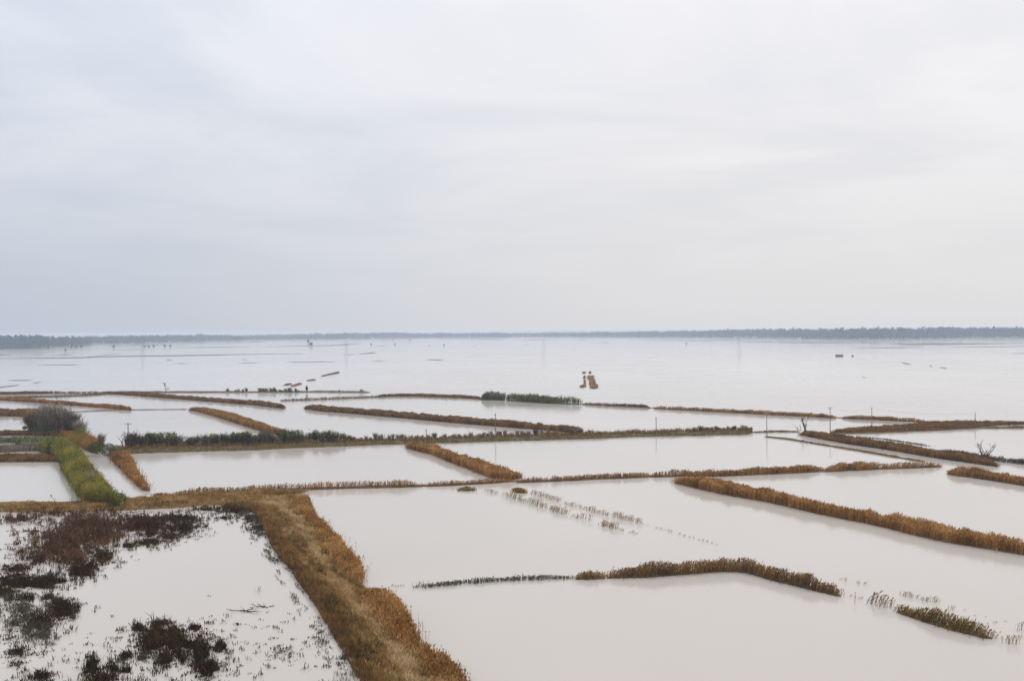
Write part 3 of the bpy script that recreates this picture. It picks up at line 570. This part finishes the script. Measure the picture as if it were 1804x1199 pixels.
# far mud banks just breaking the surface: (x, y) lines with width in px
def bank_line(pts, thick, h=.35, mat='mud'):
    thick = thick * 1.9 + .35; a = [(x, y + thick / 2) for x, y in pts]; b = [(x, y - thick / 2) for x, y in pts]
    A, B = ground_edges(a, b); D = np.linalg.norm(A[0]); A, B, s = resample(A, B, max(4, D / 120))
    tap = np.clip(np.minimum(np.arange(len(A)), np.arange(len(A))[::-1]) / (len(A) * .25 + 1), .08, 1) * (.45 + .9 * fbm(s * (12 / D) + rng.uniform(0, 99), s * 0, 1))
    mid = (A + B) / 2; hw = (B - A) / 2 * tap[:, None]
    return mound('mud_bank', mid - hw, mid + hw, s, h, M[mat], 0, sections=5)
for pts, th in (([(-40, 626), (33, 624.3)], 1.1), ([(87, 626.5), (133, 623.5)], .8), ([(-40, 632), (60, 631), (140, 629.8), (205, 627.6), (300, 626.4), (400, 624.6), (500, 623), (545, 622.7)], 1.0), ([(150, 629), (214, 622.5)], .5),
                ([(-20, 684), (0, 682), (37, 678)], 1.5), ([(43, 677.3), (52, 675.8)], 1.4), ([(55, 675.5), (75, 672.5)], .6), ([(22, 670), (37, 669.6)], .8), ([(85, 671), (107, 670)], 1.0), ([(5, 670), (65, 669.8)], .5),
                ([(60, 643), (150, 642.4)], .35), ([(292, 633.2), (305, 635)], .7), ([(300, 640.6), (335, 640)], .5), ([(425, 632.8), (437, 633.9)], .6), ([(415, 639.4), (460, 638.5)], .5), ([(500, 638), (600, 637)], .3), ([(637, 636.3), (643, 636.2)], .8), ([(648, 636), (685, 635.8)], .7),
                ([(749, 633), (785, 634.5)], .9), ([(355, 652.2), (363, 651.6)], .7), ([(543, 631), (548, 630.8)], .6), ([(630, 623.6), (647, 622.3), (665, 620.5)], 1.0), ([(600, 625), (630, 623.8)], .4), ([(450, 611), (500, 610), (540, 609), (590, 608.2), (625, 605.5), (636, 605)], .9), ([(300, 612.3), (450, 611)], .6),
                ([(660, 609.6), (683, 608.9)], .7), ([(752, 609), (760, 608.2)], .8), ([(832, 608.5), (842, 607.6)], .5), ([(893, 620.5), (899, 620)], .4), ([(925, 607), (932, 606.2)], .7), ([(1055, 603.4), (1075, 604)], .6), ([(1010, 598.6), (1042, 598.8)], .6), ([(810, 597.4), (900, 597.6)], .5), ([(900, 599), (985, 598.6)], .6),
                ([(1120, 598.8), (1225, 600), (1250, 599.8), (1320, 597.5)], .7), ([(1285, 601.5), (1320, 602), (1400, 603.2), (1555, 603.8)], .6), ([(1500, 603.4), (1540, 603.6), (1556, 604)], .9), ([(1560, 605), (1600, 606.8), (1680, 606), (1720, 605.3), (1830, 605)], 1.1), ([(1590, 604.5), (1640, 604.6), (1700, 606.5)], .9), ([(1500, 613.5), (1560, 612.6), (1622, 611.3), (1630, 611.6)], .5), ([(1670, 611.7), (1830, 609.7)], .7), ([(1772, 622.6), (1830, 622.2)], .45),
                ([(1588, 638.2), (1596, 640.3), (1606, 642)], .9), ([(1620, 643.7), (1630, 644.6)], .5), ([(1637, 643.5), (1643, 646.2)], .9), ([(1654, 646.8), (1670, 649.2)], .5), ([(1516, 663.8), (1528, 665.3)], .5), ([(1105, 697), (1124, 697.6)], .5), ([(1134, 697.3), (1144, 697.8)], 1.0), ([(1153, 698), (1164, 698.6)], 1.0), ([(1015, 692.4), (1023, 692)], 1.4), ([(827, 687.2), (833, 686.7)], .6), ([(1341, 690.8), (1352, 691)], .1),
                ([(1380, 597), (1480, 598.3), (1560, 598)], .5), ([(200, 616.5), (260, 615)], .35), ([(210, 609), (300, 607)], .45), ([(300, 604.5), (380, 602.8)], .6), ([(380, 604), (475, 602.5)], .6), ([(430, 601.5), (470, 601.7)], .6)):
    bank_line(pts, th)
reed_bed([(500, 678, 676.5), (513, 676, 674.2)], 1.0, 'reed_dark', 'leftmost small weedy islet on the open flood', 5)
reed_bed([(513, 680, 678), (530, 676, 673.5)], 1.0, 'reed', 'orange brown weedy islet, second from the left on the open flood', 5)
reed_bed([(541, 670.3, 668.3), (556, 668.5, 666.8)], 1.0, 'reed', 'third weedy islet from the left on the open flood', 5)
reed_bed([(567, 662.2, 661), (578, 660, 658.8)], .8, 'reed_dark', 'faint fourth weedy islet from the left on the open flood', 4)
reed_bed([(577, 660, 658.3), (597, 656, 654)], 1.0, 'reed_dark', 'longest and farthest of the slanting row of weedy islets', 5)
for i, (x0, x1, yt, yb, mt, lb) in enumerate(((1025.6, 1031, 654, 657.6, 'reed_olive', 'small dark green plot at the top of the square islet group'), (1028, 1030.4, 661, 666.5, 'reed_dark', 'narrow upright plot left of the gap in the square islet group'),
        (1028.3, 1031, 667.5, 677, 'reed', 'faint lower upright plot left of the gap in the islet group'), (1022.5, 1032, 676.5, 681.8, 'reed', 'bottom left wedge shaped plot of the square islet group'), (1037.5, 1040.5, 653.5, 657.6, 'reed_dark', 'tiny plot at the top right of the square islet group'),
        (1034.5, 1046, 660.5, 667.2, 'reed', 'upper brown plot right of the gap in the islet group'), (1037.5, 1042, 666.2, 677, 'reed', 'left half of the middle plot in the islet group'), (1043, 1048, 666.8, 675, 'reed', 'right half of the middle plot in the islet group'), (1038.5, 1052, 674, 683.8, 'reed', 'largest brown plot at the lower right of the islet group'))):
    slant = 1.5 if i == 3 else 0
    reed_bed([(x0, yb + slant * .2, yt + slant * 1.6), ((x0 + x1) / 2, yb, yt), (x1, yb - .6, yt + (2.5 if i == 8 else 0))], .55, mt, lb, 5, group='plots of the square islet group', rag=.3, freq=.5)

# ------------------------------------------------------------------ sparse tufts standing in the water, in broken lines
tufts = []
for i in range(6):
    k = 14; P = np.zeros((k, 3)); P[:, 0] = rng.normal(0, .5, k); P[:, 1] = rng.normal(0, .25, k)
    V, T, t = merge(reed_parts(P, 1.5, np.full(k, 190.), [.3, .5][i % 2], True)); tufts.append([mesh('reed_tuft', V, T, M['reed_olive' if i % 3 else 'reed'], t), False])
def put_tuft(x, y, sc, label, group):
    pr = tufts[rng.integers(6)]; o = pr[0] if not pr[1] else pr[0].copy()
    if pr[1]: COL.objects.link(o)
    pr[1] = True; p = G(x, y); o.location = (p[0], p[1], 0); o.scale = (sc * rng.uniform(.7, 1.5), sc, sc * rng.uniform(.7, 1.15)); tag(o, label, 'reed tuft', group)
def tuft_line(x0, y0, x1, y1, step, sc, label, group, jit=1.0, miss=.12):
    for x in np.arange(x0, x1, step):
        if rng.random() < miss: continue
        q = sc * rng.uniform(.7, 1.2); lab, gr = label, group
        if 'broken line' in label and 'two' in label:
            e = ['its upper left end', 'the stretch after that end', 'its dense middle', 'its thinning lower half', 'its lower right end'][int(np.searchsorted([930, 985, 1040, 1100] if 'nearer' in label else [985, 1040, 1090, 1180], x))]
            z_ = 'bigger ' if q > .75 else 'smaller ' if q > .45 else 'tiny '; lab = z_ + label[7:] + ', ' + e; gr = z_ + group + ', ' + e
        put_tuft(x + rng.uniform(-1.2, 1.2), y0 + (y1 - y0) * (x - x0) / (x1 - x0) + rng.uniform(-jit, jit), q, lab, gr)
g1, g2 = 'tufts of the nearer broken line', 'tufts of the farther broken line'
for a in ((853, 864, 878, 870, 5, .55), (889, 873, 930, 887, 4.2, .8), (932, 886, 1000, 907, 4.6, .85), (1010, 910, 1040, 917, 7, .75), (1060, 925, 1084, 932, 3.8, .75), (1085, 932, 1124, 941, 6, .35)):
    tuft_line(*a, 'ragged reed tuft in the nearer of two broken lines', g1)
for a in ((937, 870, 985, 884, 4.2, .7), (996, 888, 1072, 908, 4.6, .65), (1083, 911, 1126, 921, 4.5, .8), (1128, 922, 1180, 936, 7, .25), (1182, 937, 1268, 961, 8, .3)):
    tuft_line(*a, 'ragged reed tuft in the farther of two broken lines', g2)
reed_bed([(806, 863, 855.5), (822, 863, 853.5), (838, 862, 855.5)], 1.3, 'reed_olive', 'olive clump in the water just below the dike crossing', 14, lean=.1, name='reed_clump')
reed_bed([(902, 864, 855), (912, 866, 855.5), (928, 867, 861.5)], 1.3, 'reed_olive', 'yellow olive clump at the head of the farther broken tuft line', 14, lean=.1, name='reed_clump')
for (x, y, sc, lb) in ((1536, 1062, 1.3, 'leaning tuft at the left tip of the lower right reed bed'), (1551, 1067, 1.1, 'second leaning tuft at the left of the lower right reed bed'), (1564, 1070, 1.2, 'tuft between the two leaning tufts and the lower right reed bed'), (1774, 1133, .9, 'left tuft of the leaning pair in the lower right corner'), (1786, 1134, .8, 'right tuft of the leaning pair in the lower right corner'), (1799, 1110, .8, 'tuft half cut off by the right edge'), (1676, 1074, .6, 'lone small tuft above the lower right reed bed'), (738, 1033, .55, 'small dark tuft at the left end of the drowned weed line'), (455, 1042, .5, 'small orange tuft in the flooded meadow by the grassy dike')):
    put_tuft(x, y, sc, lb, None)
tuft_line(1480, 1020, 1540, 1034, 11, .35, 'small sparse tuft in the row above the gap of the lower right beds', 'sparse upper row tufts', 1)
tuft_line(1592, 1049, 1650, 1061, 8, .5, 'small sparse tuft in the row above the lower right reed bed', 'sparse row tufts above the lower right bed', 1)
tuft_line(1500, 1050, 1522, 1056, 8, .3, 'tiny stalks between the dark bent bed and the lower right bed', 'tiny stalks between the lower beds', 1)
tuft_line(1700, 1076, 1790, 1104, 18, .22, 'tiny stalks poking from the water above the lower right reed bed', 'tiny stalks above the lower right bed', 6)
tuft_line(690, 1033, 712, 1033, 9, .3, 'tiny weed stalks between the grassy dike and the drowned weed line', 'tiny weed stalks near the grassy dike', 1)

# ------------------------------------------------------------------ the near grassy dike
Lf = [(400, 893), (454, 903), (472, 929), (490, 968), (520, 1006), (544, 1040), (568, 1072), (592, 1114), (622, 1160), (646, 1204), (700, 1300), (800, 1480)]
Rt = [(545, 878), (548, 890), (556, 908), (570, 932), (592, 962), (614, 990), (632, 1018), (640, 1040), (672, 1066), (700, 1098), (735, 1140), (782, 1195), (880, 1300), (1080, 1480)]
def ipl(P, k):
    P = np.array(P, float); L = np.concatenate([[0], np.cumsum(np.linalg.norm(np.diff(P, axis=0), axis=1))]); t = np.linspace(0, 1, k) * L[-1]
    return [(np.interp(q, L, P[:, 0]), np.interp(q, L, P[:, 1])) for q in t]
A0, B0 = ground_edges(ipl(Lf, 40), ipl(Rt, 40)); A, B, s = resample(A0, B0, .8)
mound('grassy_dike', A, B, s, .9, M['track'], 0, rough=.15, sections=13)
def tr_t(ss, v, w):
    path = np.exp(-((v - .52) / .13) ** 2); return .42 + .34 * path - .28 * np.exp(-(v / .16) ** 2) + (fbm(ss * .25, v * w * .5, 31) - .5) * .5
grass_cover('dry_grass', A, B, s, 120000, .85, 'grass', z=.85, wmin=.075, tintf=tr_t, label='straw brown grass covering the grassy dike and its faint track')
def sub(A, B, a, b): return A + (B - A) * a, A + (B - A) * b
e1, e2 = sub(A, B, -.09, .22); grass_cover('undergrowth', e1, e2, s, 48000, 1.0, 'reed_dark', z=.25, wmin=.05, gap=.30, label='dark brown weeds fringing the left side of the grassy dike', cat='undergrowth')
e1, e2 = sub(A, B, -.42, .02); grass_cover('drowned_grass', e1, e2, s, 12000, .45, 'weed_pale', z=.0, wmin=.04, gap=.56, label='thin grey grass drowned along the left foot of the grassy dike')
e1, e2 = sub(A, B, .05, .95); grass_cover('green_grass', e1, e2, s, 30000, .8, 'greengrass', z=.85, wmin=.07, gap=.57, label='dull green grass patches scattered over the near grassy dike', tintf=lambda ss, v, w: .35 + 0 * v)
# horizontal arm of the dike to the left edge
La = [(-80, 905), (0, 902), (105, 903), (150, 901.5), (300, 895), (400, 889), (470, 900)]
Ra = [(-80, 890), (0, 889), (105, 888), (150, 885.5), (300, 876), (400, 868), (546, 864)]
A2, B2, s2 = resample(*ground_edges(La, Ra), 1.0)
mound('grassy_dike', A2, B2, s2, .7, M['track'], 0, rough=.2, sections=9)
grass_cover('dry_grass', A2, B2, s2, 42000, .65, 'grass', z=.6, wmin=.06, tintf=lambda ss, v, w: .45 + (fbm(ss * .2, v * w * .4, 3) - .5) * .5, label='straw brown grass on the dike arm reaching the left edge')
e1, e2 = sub(A2, B2, .05, .42); grass_cover('green_grass', e1, e2, s2, 16000, .5, 'greengrass', z=.5, wmin=.06, gap=.48, label='dull green grass patches low on the dike arm at left', tintf=lambda ss, v, w: .25 + 0 * v)
reed_bed([(-40, 893, 886), (20, 892, 885), (55, 891, 882.5), (100, 890, 885), (150, 888, 881)], 1.1, 'grass', 'pale feathery grass tops on the dike arm below the square pool', 6, .3, bank=False)
reed_bed([(250, 884, 872), (330, 882, 868), (400, 878, 863), (470, 874, 858), (520, 870, 858)], 1.7, 'reed', 'straw coloured reeds on the dike arm below the long sparse line', 6, .22, bank=False, lean=.08)
# orange reed hedges on the water side
reed_bed([(508, 884, 532, 866), (520, 905, 546, 897), (545, 930, 568, 915), (566, 958, 592, 938), (580, 985, 607, 959), (600, 1012, 630, 980), (622, 1034, 640, 1012)], 2.3, 'reed_orange', 'upper bright orange reed hedge on the water side of the grassy dike', 16, .05, lean=.12, cap=26000)
reed_bed([(622, 1052, 645, 1036), (640, 1078, 670, 1031), (668, 1108, 696, 1048), (690, 1135, 717, 1081), (708, 1150, 729, 1103), (720, 1165, 742, 1122)], 2.6, 'reed_orange', 'rounded rust orange reed hedge jutting from the middle of the grassy dike', 18, .04, lean=.10, cap=26000)
reed_bed([(716, 1150, 735, 1118), (730, 1180, 754, 1134), (756, 1215, 786, 1152), (776, 1250, 808, 1176), (800, 1290, 830, 1206), (880, 1400, 920, 1300)], 2.2, 'reed', 'straw and orange reeds on the water side at the bottom of the grassy dike', 13, .10, lean=.14, cap=30000)
reed_bed([(540, 955, 552, 925), (565, 1000, 585, 962), (590, 1040, 612, 1000)], 1.1, 'reed', 'low brown weeds in the middle of the grassy dike', 7, .36, bank=False)
reed_bed([(632, 1162, 640, 1138), (644, 1188, 660, 1150), (655, 1205, 668, 1178)], 1.5, 'greengrass', 'dull green bushy growth on the near edge of the grassy dike at the bottom', 12, .15, bank=False, name='green_bush', cat='bush', plume=False)
reed_bed([(640, 1120, 655, 1090), (672, 1170, 692, 1140), (700, 1215, 730, 1190)], .9, 'reed_olive', 'low olive weeds between the track and the left fringe of the dike', 7, .36, bank=False)

# ------------------------------------------------------------------ drowned weeds of the flooded meadow
def patch(blobs, num, h, mat, label, name='drowned_weeds', per=7, thr=.42, fs=.16, stretch=1.5):
    w = np.array([b[2] * b[3] * b[4] for b in blobs]); ix = rng.choice(len(blobs), num, p=w / w.sum()); bl = np.array(blobs)[ix]
    r = np.abs(rng.normal(0, .62, num)); a = rng.uniform(0, 2 * np.pi, num)
    x = bl[:, 0] + r * np.cos(a) * bl[:, 2] * 1.35; y = bl[:, 1] + r * np.sin(a) * bl[:, 3] * 1.35
    nz = fbm(x * fs * .9, y * fs * stretch, 41) * .42 + fbm(x * fs * 3.2, y * fs * 4.0, 77) * .58
    k = nz + rng.normal(0, .06, num) > thr + .085 + .075 * r; x, y = x[k], y[k]; nz = nz[k]
    P = np.array([G(q, p) for q, p in zip(x, y)])
    P = np.repeat(P, per, 0); m = len(P); P[:, :2] += rng.normal(0, .20, (m, 2)); P[:, 2] = -.02
    H = h * rng.uniform(.35, 1.1, m) * np.repeat((.6 + .9 * np.clip(nz - thr, 0, .5) * 2) * np.exp(rng.normal(-.08, .38, len(nz))), per)
    V, T, t = blades(P, H, rng.uniform(.05, .11, m), rng.normal(0, .32, (m, 2)) * H[:, None], rng.uniform(-1.5, 1.5, m), np.clip(rng.normal(.45, .2, m), 0, 1))
    return tag(mesh(name, V, T, M[mat], t), label, 'weeds', kind='stuff')
patch([(160, 925, 55, 24, 1.4), (120, 950, 60, 24, .9), (185, 945, 26, 20, 1.0), (95, 968, 40, 18, .8), (130, 985, 40, 14, .5), (70, 985, 25, 10, .6), (35, 915, 42, 7, .9), (90, 905, 40, 6, .6)], 5200, .85, 'weed_brown', 'large dark brown patch of drowned sedge below the dike arm', thr=.30)
patch([(252, 920, 38, 9, 1.3), (250, 930, 36, 6, 1.2), (265, 940, 30, 5, .5)], 2300, .5, 'weed_red', 'dark red brown patch of drowned weeds below the dike arm', thr=.28)
patch([(310, 914, 44, 7, 1.2), (325, 928, 26, 12, 1.2), (266, 956, 28, 6, 1.4), (300, 945, 24, 6, .7), (225, 962, 14, 5, .5)], 2800, .5, 'weed', 'nearly black weed patch right of the red brown one', thr=.30)
patch([(182, 980, 16, 10, 1.5), (142, 1006, 22, 12, 1.6), (160, 998, 10, 6, 1), (85, 1024, 30, 10, 1.2), (30, 1026, 40, 8, 1.4), (60, 1032, 30, 4, 1.2), (30, 1003, 22, 7, 1), (10, 1045, 24, 8, .8), (50, 1055, 20, 8, .4)], 3900, .55, 'weed', 'black brown weed tongues running to the left edge', thr=.33)
patch([(112, 1073, 19, 11, 1.6), (100, 1062, 10, 5, 1), (85, 1052, 14, 5, .6), (127, 1078, 8, 4, .6)], 900, .55, 'weed', 'compact black weed patch by itself left of the open meadow water', thr=.25)
patch([(40, 1075, 42, 20, .6), (72, 1105, 40, 20, .9), (72, 1120, 28, 8, 1.2), (25, 1100, 28, 20, .5), (15, 1055, 20, 12, .6)], 1050, .6, 'weed_pale', 'sparse greenish weeds at the lower left edge', thr=.36)
patch([(75, 1095, 26, 14, 1)], 160, 1.0, 'weed_red', 'thin reddish stems among the sparse weeds at the lower left', thr=.3, per=4)
patch([(268, 1131, 20, 17, 1.6), (306, 1132, 20, 14, 1.6), (290, 1112, 36, 10, .6), (246, 1108, 14, 6, .6), (280, 1100, 30, 5, .4), (345, 1107, 12, 6, .8), (355, 1150, 12, 26, 1.1), (388, 1140, 9, 9, 1.0), (290, 1164, 12, 12, 1.2), (330, 1138, 16, 8, .8), (365, 1180, 14, 10, 1.0), (222, 1157, 8, 6, 1.0), (320, 1160, 20, 12, .3)], 3600, .6, 'weed', 'black weed cluster near the bottom of the flooded meadow', thr=.34)
patch([(160, 1175, 12, 18, 1.4), (180, 1197, 28, 10, 1.4), (200, 1178, 22, 12, .5), (222, 1182, 9, 6, .8), (70, 1192, 26, 14, .6), (30, 1150, 34, 16, .45), (32, 1169, 10, 4, 1), (300, 1230, 120, 24, .5), (100, 1230, 90, 24, .6)], 2600, .6, 'weed', 'dark weed clumps along the bottom edge of the flooded meadow', thr=.36)
patch([(60, 1140, 90, 60, 1), (250, 1160, 140, 60, 1), (400, 1150, 70, 60, .9), (560, 1120, 50, 55, 1.2), (600, 1165, 45, 30, 1.8), (490, 1110, 40, 50, .3), (420, 1100, 40, 14, .5), (210, 1110, 30, 16, .5), (380, 1095, 36, 14, .5), (560, 1090, 30, 22, 1.2), (500, 1150, 60, 50, .8)], 3600, .45, 'weed_pale', 'thin scatter of small grey weeds over the lower flooded meadow', thr=.50, fs=.13, per=6)
patch([(415, 900, 45, 8, 1.3), (440, 912, 26, 9, .9), (455, 930, 22, 14, .5), (395, 912, 30, 8, .4), (360, 897, 30, 4, 1)], 1700, .5, 'weed', 'dark weed fringe where the dike arm meets the grassy dike', thr=.36)
patch([(40, 970, 45, 26, .35), (60, 935, 60, 10, .4), (30, 1012, 50, 8, .6), (200, 990, 30, 8, .3)], 650, .4, 'weed', 'scattered dark stems in the pale water at the left edge', thr=.42)
def driftwood(x, y, L, label, seed):
    rn = random.Random(seed); p = G(x, y); tb = Tubes(); tb.rmin = .03
    for i in range(5):
        tb.grow(Vector((rn.uniform(-.8, .8), rn.uniform(-.5, .5), .05)), Vector((rn.choice((-1, 1)) * 1, rn.uniform(-.5, .5), .12)), L * rn.uniform(.4, .8), .07, 1, .6, rn, .02)
    o = mesh('driftwood', [tuple(v) for v in tb.V], tb.T, M['bark']); o.location = (p[0], p[1], 0); tag(o, label, 'driftwood')
driftwood(434, 1077, 1.7, 'tangled dark branches floating in the flooded meadow', 3)
driftwood(463, 1070, 1.1, 'small floating twig cluster right of the tangled branches', 5)

# ------------------------------------------------------------------ utility poles and wires
def tube_mesh(segs):
    tb = Tubes()
    for a, b, ra, rb, n in segs: tb.seg(Vector(a), Vector(b), ra, rb, n)
    return [tuple(v) for v in tb.V], tb.T
PH = 9.0
pole0 = empty('utility_pole', (0, 0, 0))
mesh('shaft', *tube_mesh([((0, 0, -.5), (0, 0, PH - .1), .16, .10, 8), ((0, 0, PH - .1), (0, 0, PH), .10, .03, 8)]), M['pole'], parent=pole0)
xb = tube_mesh([((-.9, 0, PH - .45), (.9, 0, PH - .45), .075, .075, 4), ((-.6, 0, PH - .45), (0, 0, PH - 1.1), .025, .025, 4), ((.6, 0, PH - .45), (0, 0, PH - 1.1), .025, .025, 4)])
xarm = mesh('crossarm', *xb, M['pole'], parent=pole0)
for ix in (-.78, 0, .78): mesh('insulator', *tube_mesh([((ix, 0, PH - .40 + (.4 if ix == 0 else 0)), (ix, 0, PH - .28 + (.4 if ix == 0 else 0)), .03, .03, 6), ((ix, 0, PH - .28 + (.4 if ix == 0 else 0)), (ix, 0, PH - .16 + (.4 if ix == 0 else 0)), .07, .04, 8)]), M['ceramic'], parent=xarm)
def copy_tree(o, parent=None):
    c = o.copy(); COL.objects.link(c); c.parent = parent
    for ch in list(o.children): copy_tree(ch, c)
    return c
POLES = [(226, 747, 788, 'leftmost utility pole with a wide crossarm, rising from the shrub row'), (751, 756, 776, 'shortest utility pole, above the head of the thick orange bed'), (873, 728, 774, 'utility pole crossing the dense dark reed bed'), (1156, 735, 767, 'utility pole near the right end of the middle dike'),
         (1351, 729, 769.5, 'utility pole in open water right of the middle dike'), (1462.5, 718.5, 761, 'tallest looking utility pole with crossarm beside the slender bare tree'), (1536, 719.5, 750, 'utility pole at the tip of the wedge of brown bank'), (1718, 728.5, 751, 'rightmost utility pole on the weedy bank')]
pp = []
for i, (x, yt, yb, lb) in enumerate(POLES):
    o = pole0 if i == 0 else copy_tree(pole0); p = G(x, yb); D = np.linalg.norm(p[:2]); hh = (yb - yt) * D / FPX
    o.location = (p[0], p[1], 0); o.scale = (1, 1, hh / PH) if i else (1.3, 1.3, hh / PH); o.rotation_euler.z = R([10, 60, 75, 70, 60, 12, 55, 65][i]); tag(o, lb, 'utility pole', 'utility poles across the flooded fields'); pp.append((p, hh))
def wire(i, j, label):
    a, ha = pp[i]; b, hb = pp[j]; segs = []
    for off in (-.5, .5):
        prev = None
        for k in range(13):
            f = k / 12; q = a * (1 - f) + b * f; z = ha * (1 - f) + hb * f - .3 - 4 * f * (1 - f) * 1.1
            q = (q[0], q[1] + off, z)
            if prev: segs.append((prev, q, .012, .012, 3))
            prev = q
    o = mesh('overhead_wire', *tube_mesh(segs), M['wire']); tag(o, label, 'overhead wire', 'wires strung between the utility poles')
wire(5, 6, 'pair of thin wires between the tallest pole and the pole at the bank tip'); wire(6, 7, 'pair of thin wires between the bank tip pole and the rightmost pole')

# ------------------------------------------------------------------ lattice pylons far out
PT = 25.0
py0 = empty('power_pylon', (0, 0, 0)); sg = []
def lev(z): w = 2.3 * (1 - z / PT) ** 1.1 + .45; return [(-w, -w, z), (w, -w, z), (w, w, z), (-w, w, z)]
zs = [0, 4.5, 8.5, 12, 15, 17.5, 19.5, 21.5, 23.5]
for a, b in zip(zs[:-1], zs[1:]):
    p, q = lev(a), lev(b)
    for k in range(4): sg += [(p[k], q[k], .09, .09, 4), (p[k], q[(k + 1) % 4], .05, .05, 3), (p[(k + 1) % 4], q[k], .05, .05, 3), (q[k], q[(k + 1) % 4], .05, .05, 3)]
for k in range(4): sg.append((lev(23.5)[k], (0, 0, PT), .07, .07, 4))
mesh('lattice_mast', *tube_mesh(sg), M['steel'], parent=py0)
for z, w in ((17.5, 3.4), (20.5, 4.2)): mesh('crossarm', *tube_mesh([((-w, 0, z + .2), (w, 0, z + .2), .09, .09, 4), ((-w, 0, z + .2), (-.5, 0, z + 1.2), .06, .06, 3), ((w, 0, z + .2), (.5, 0, z + 1.2), .06, .06, 3)]), M['steel'], parent=py0)
for i, (x, yt, yb, lb) in enumerate(((251, 600, 627, 'leftmost faint lattice pylon before the left wood'), (610.5, 598, 625.5, 'faint lattice pylon right of the pair of far trees'), (958, 594, 621, 'faint lattice pylon at the centre of the open flood'), (1302, 591.5, 617.5, 'rightmost faint lattice pylon of the far row'))):
    o = py0 if i == 0 else copy_tree(py0); p = G(x, yb); hh = (yb - yt) * np.linalg.norm(p[:2]) / FPX; o.location = (p[0], p[1], 0); o.scale = (hh / PT,) * 3; tag(o, lb, 'pylon', 'row of pylons crossing the far flood')

# ------------------------------------------------------------------ huts and the far white house
def box(x0, x1, y0, y1, z0, z1):
    V = [(x, y, z) for z in (z0, z1) for x, y in ((x0, y0), (x1, y0), (x1, y1), (x0, y1))]
    return V, [(0, 3, 2, 1), (4, 5, 6, 7), (0, 1, 5, 4), (1, 2, 6, 5), (2, 3, 7, 6), (3, 0, 4, 7)]
def gable(w, d, z, rise, ov=.3):
    V = [(-w - ov, -d - ov, z), (w + ov, -d - ov, z), (w + ov, d + ov, z), (-w - ov, d + ov, z), (-w - ov, 0, z + rise), (w + ov, 0, z + rise)]
    return V, [(0, 1, 5, 4), (2, 3, 4, 5)], [(0, 4, 3), (1, 2, 5)], [(0, 3, 2, 1)]
def house(name, x, yb, w, d, h, rise, wm, rm, label, cat, nwin, rz=0):
    p = G(x, yb); root = empty(name, (p[0], p[1], 0), rz); tag(root, label, cat)
    mesh('walls', *box(-w, w, -d, d, -.5, h), M[wm], parent=root)
    V, q, t3, fl = gable(w, d, h + .01, rise); V = V + []; F = []
    for f in q + fl: F += [(f[0], f[1], f[2]), (f[0], f[2], f[3])]
    mesh('roof', V, F + t3, M[rm], parent=root)
    for k in range(nwin):
        cx_ = -w + (k + .5) * 2 * w / nwin; ww = min(.45, w / nwin * .4)
        mesh('door' if k == nwin // 2 else 'window', *box(cx_ - ww, cx_ + ww, -d - .06, -d + .02, .1 if k == nwin // 2 else h * .4, h * .8), M['dark'], parent=root)
house('shed', 1478.5, 627.5, 4.2, 2.4, 1.7, .6, 'hut', 'hutroof', 'long low blue grey shed half sunk in the flood at right', 'shed', 3)
house('hut', 1502, 627.6, 1.0, 1.0, 1.2, .4, 'hut', 'hutroof', 'tiny dark hut in the flood right of the long shed', 'hut', 1)
house('farmhouse', 1408, 596.9, 5.5, 4.5, 4.2, 1.8, 'white', 'tile', 'tiny white house against the far right wood', 'house', 5)
house('farmhouse', 784, 598.5, 2.2, 2.0, 2.2, 1.0, 'white', 'tile', 'tiny pale speck of a house at the far shore left of centre', 'house', 1)

# ------------------------------------------------------------------ air
o = mesh('haze', *box(-14500, 14500, -250, 14500, -1.2, 39.5), bpy.data.materials.new('haze_air')); tag(o, kind='stuff')
hm = o.data.materials[0]; hm.use_nodes = True; nt = hm.node_tree; nt.nodes.clear()
pv = nt.nodes.new('ShaderNodeVolumePrincipled'); pv.inputs['Density'].default_value = 1.35e-4; pv.inputs['Color'].default_value = (.78, .875, 1.0, 1); pv.inputs['Anisotropy'].default_value = .2
ou = nt.nodes.new('ShaderNodeOutputMaterial'); nt.links.new(pv.outputs[0], ou.inputs['Volume'])
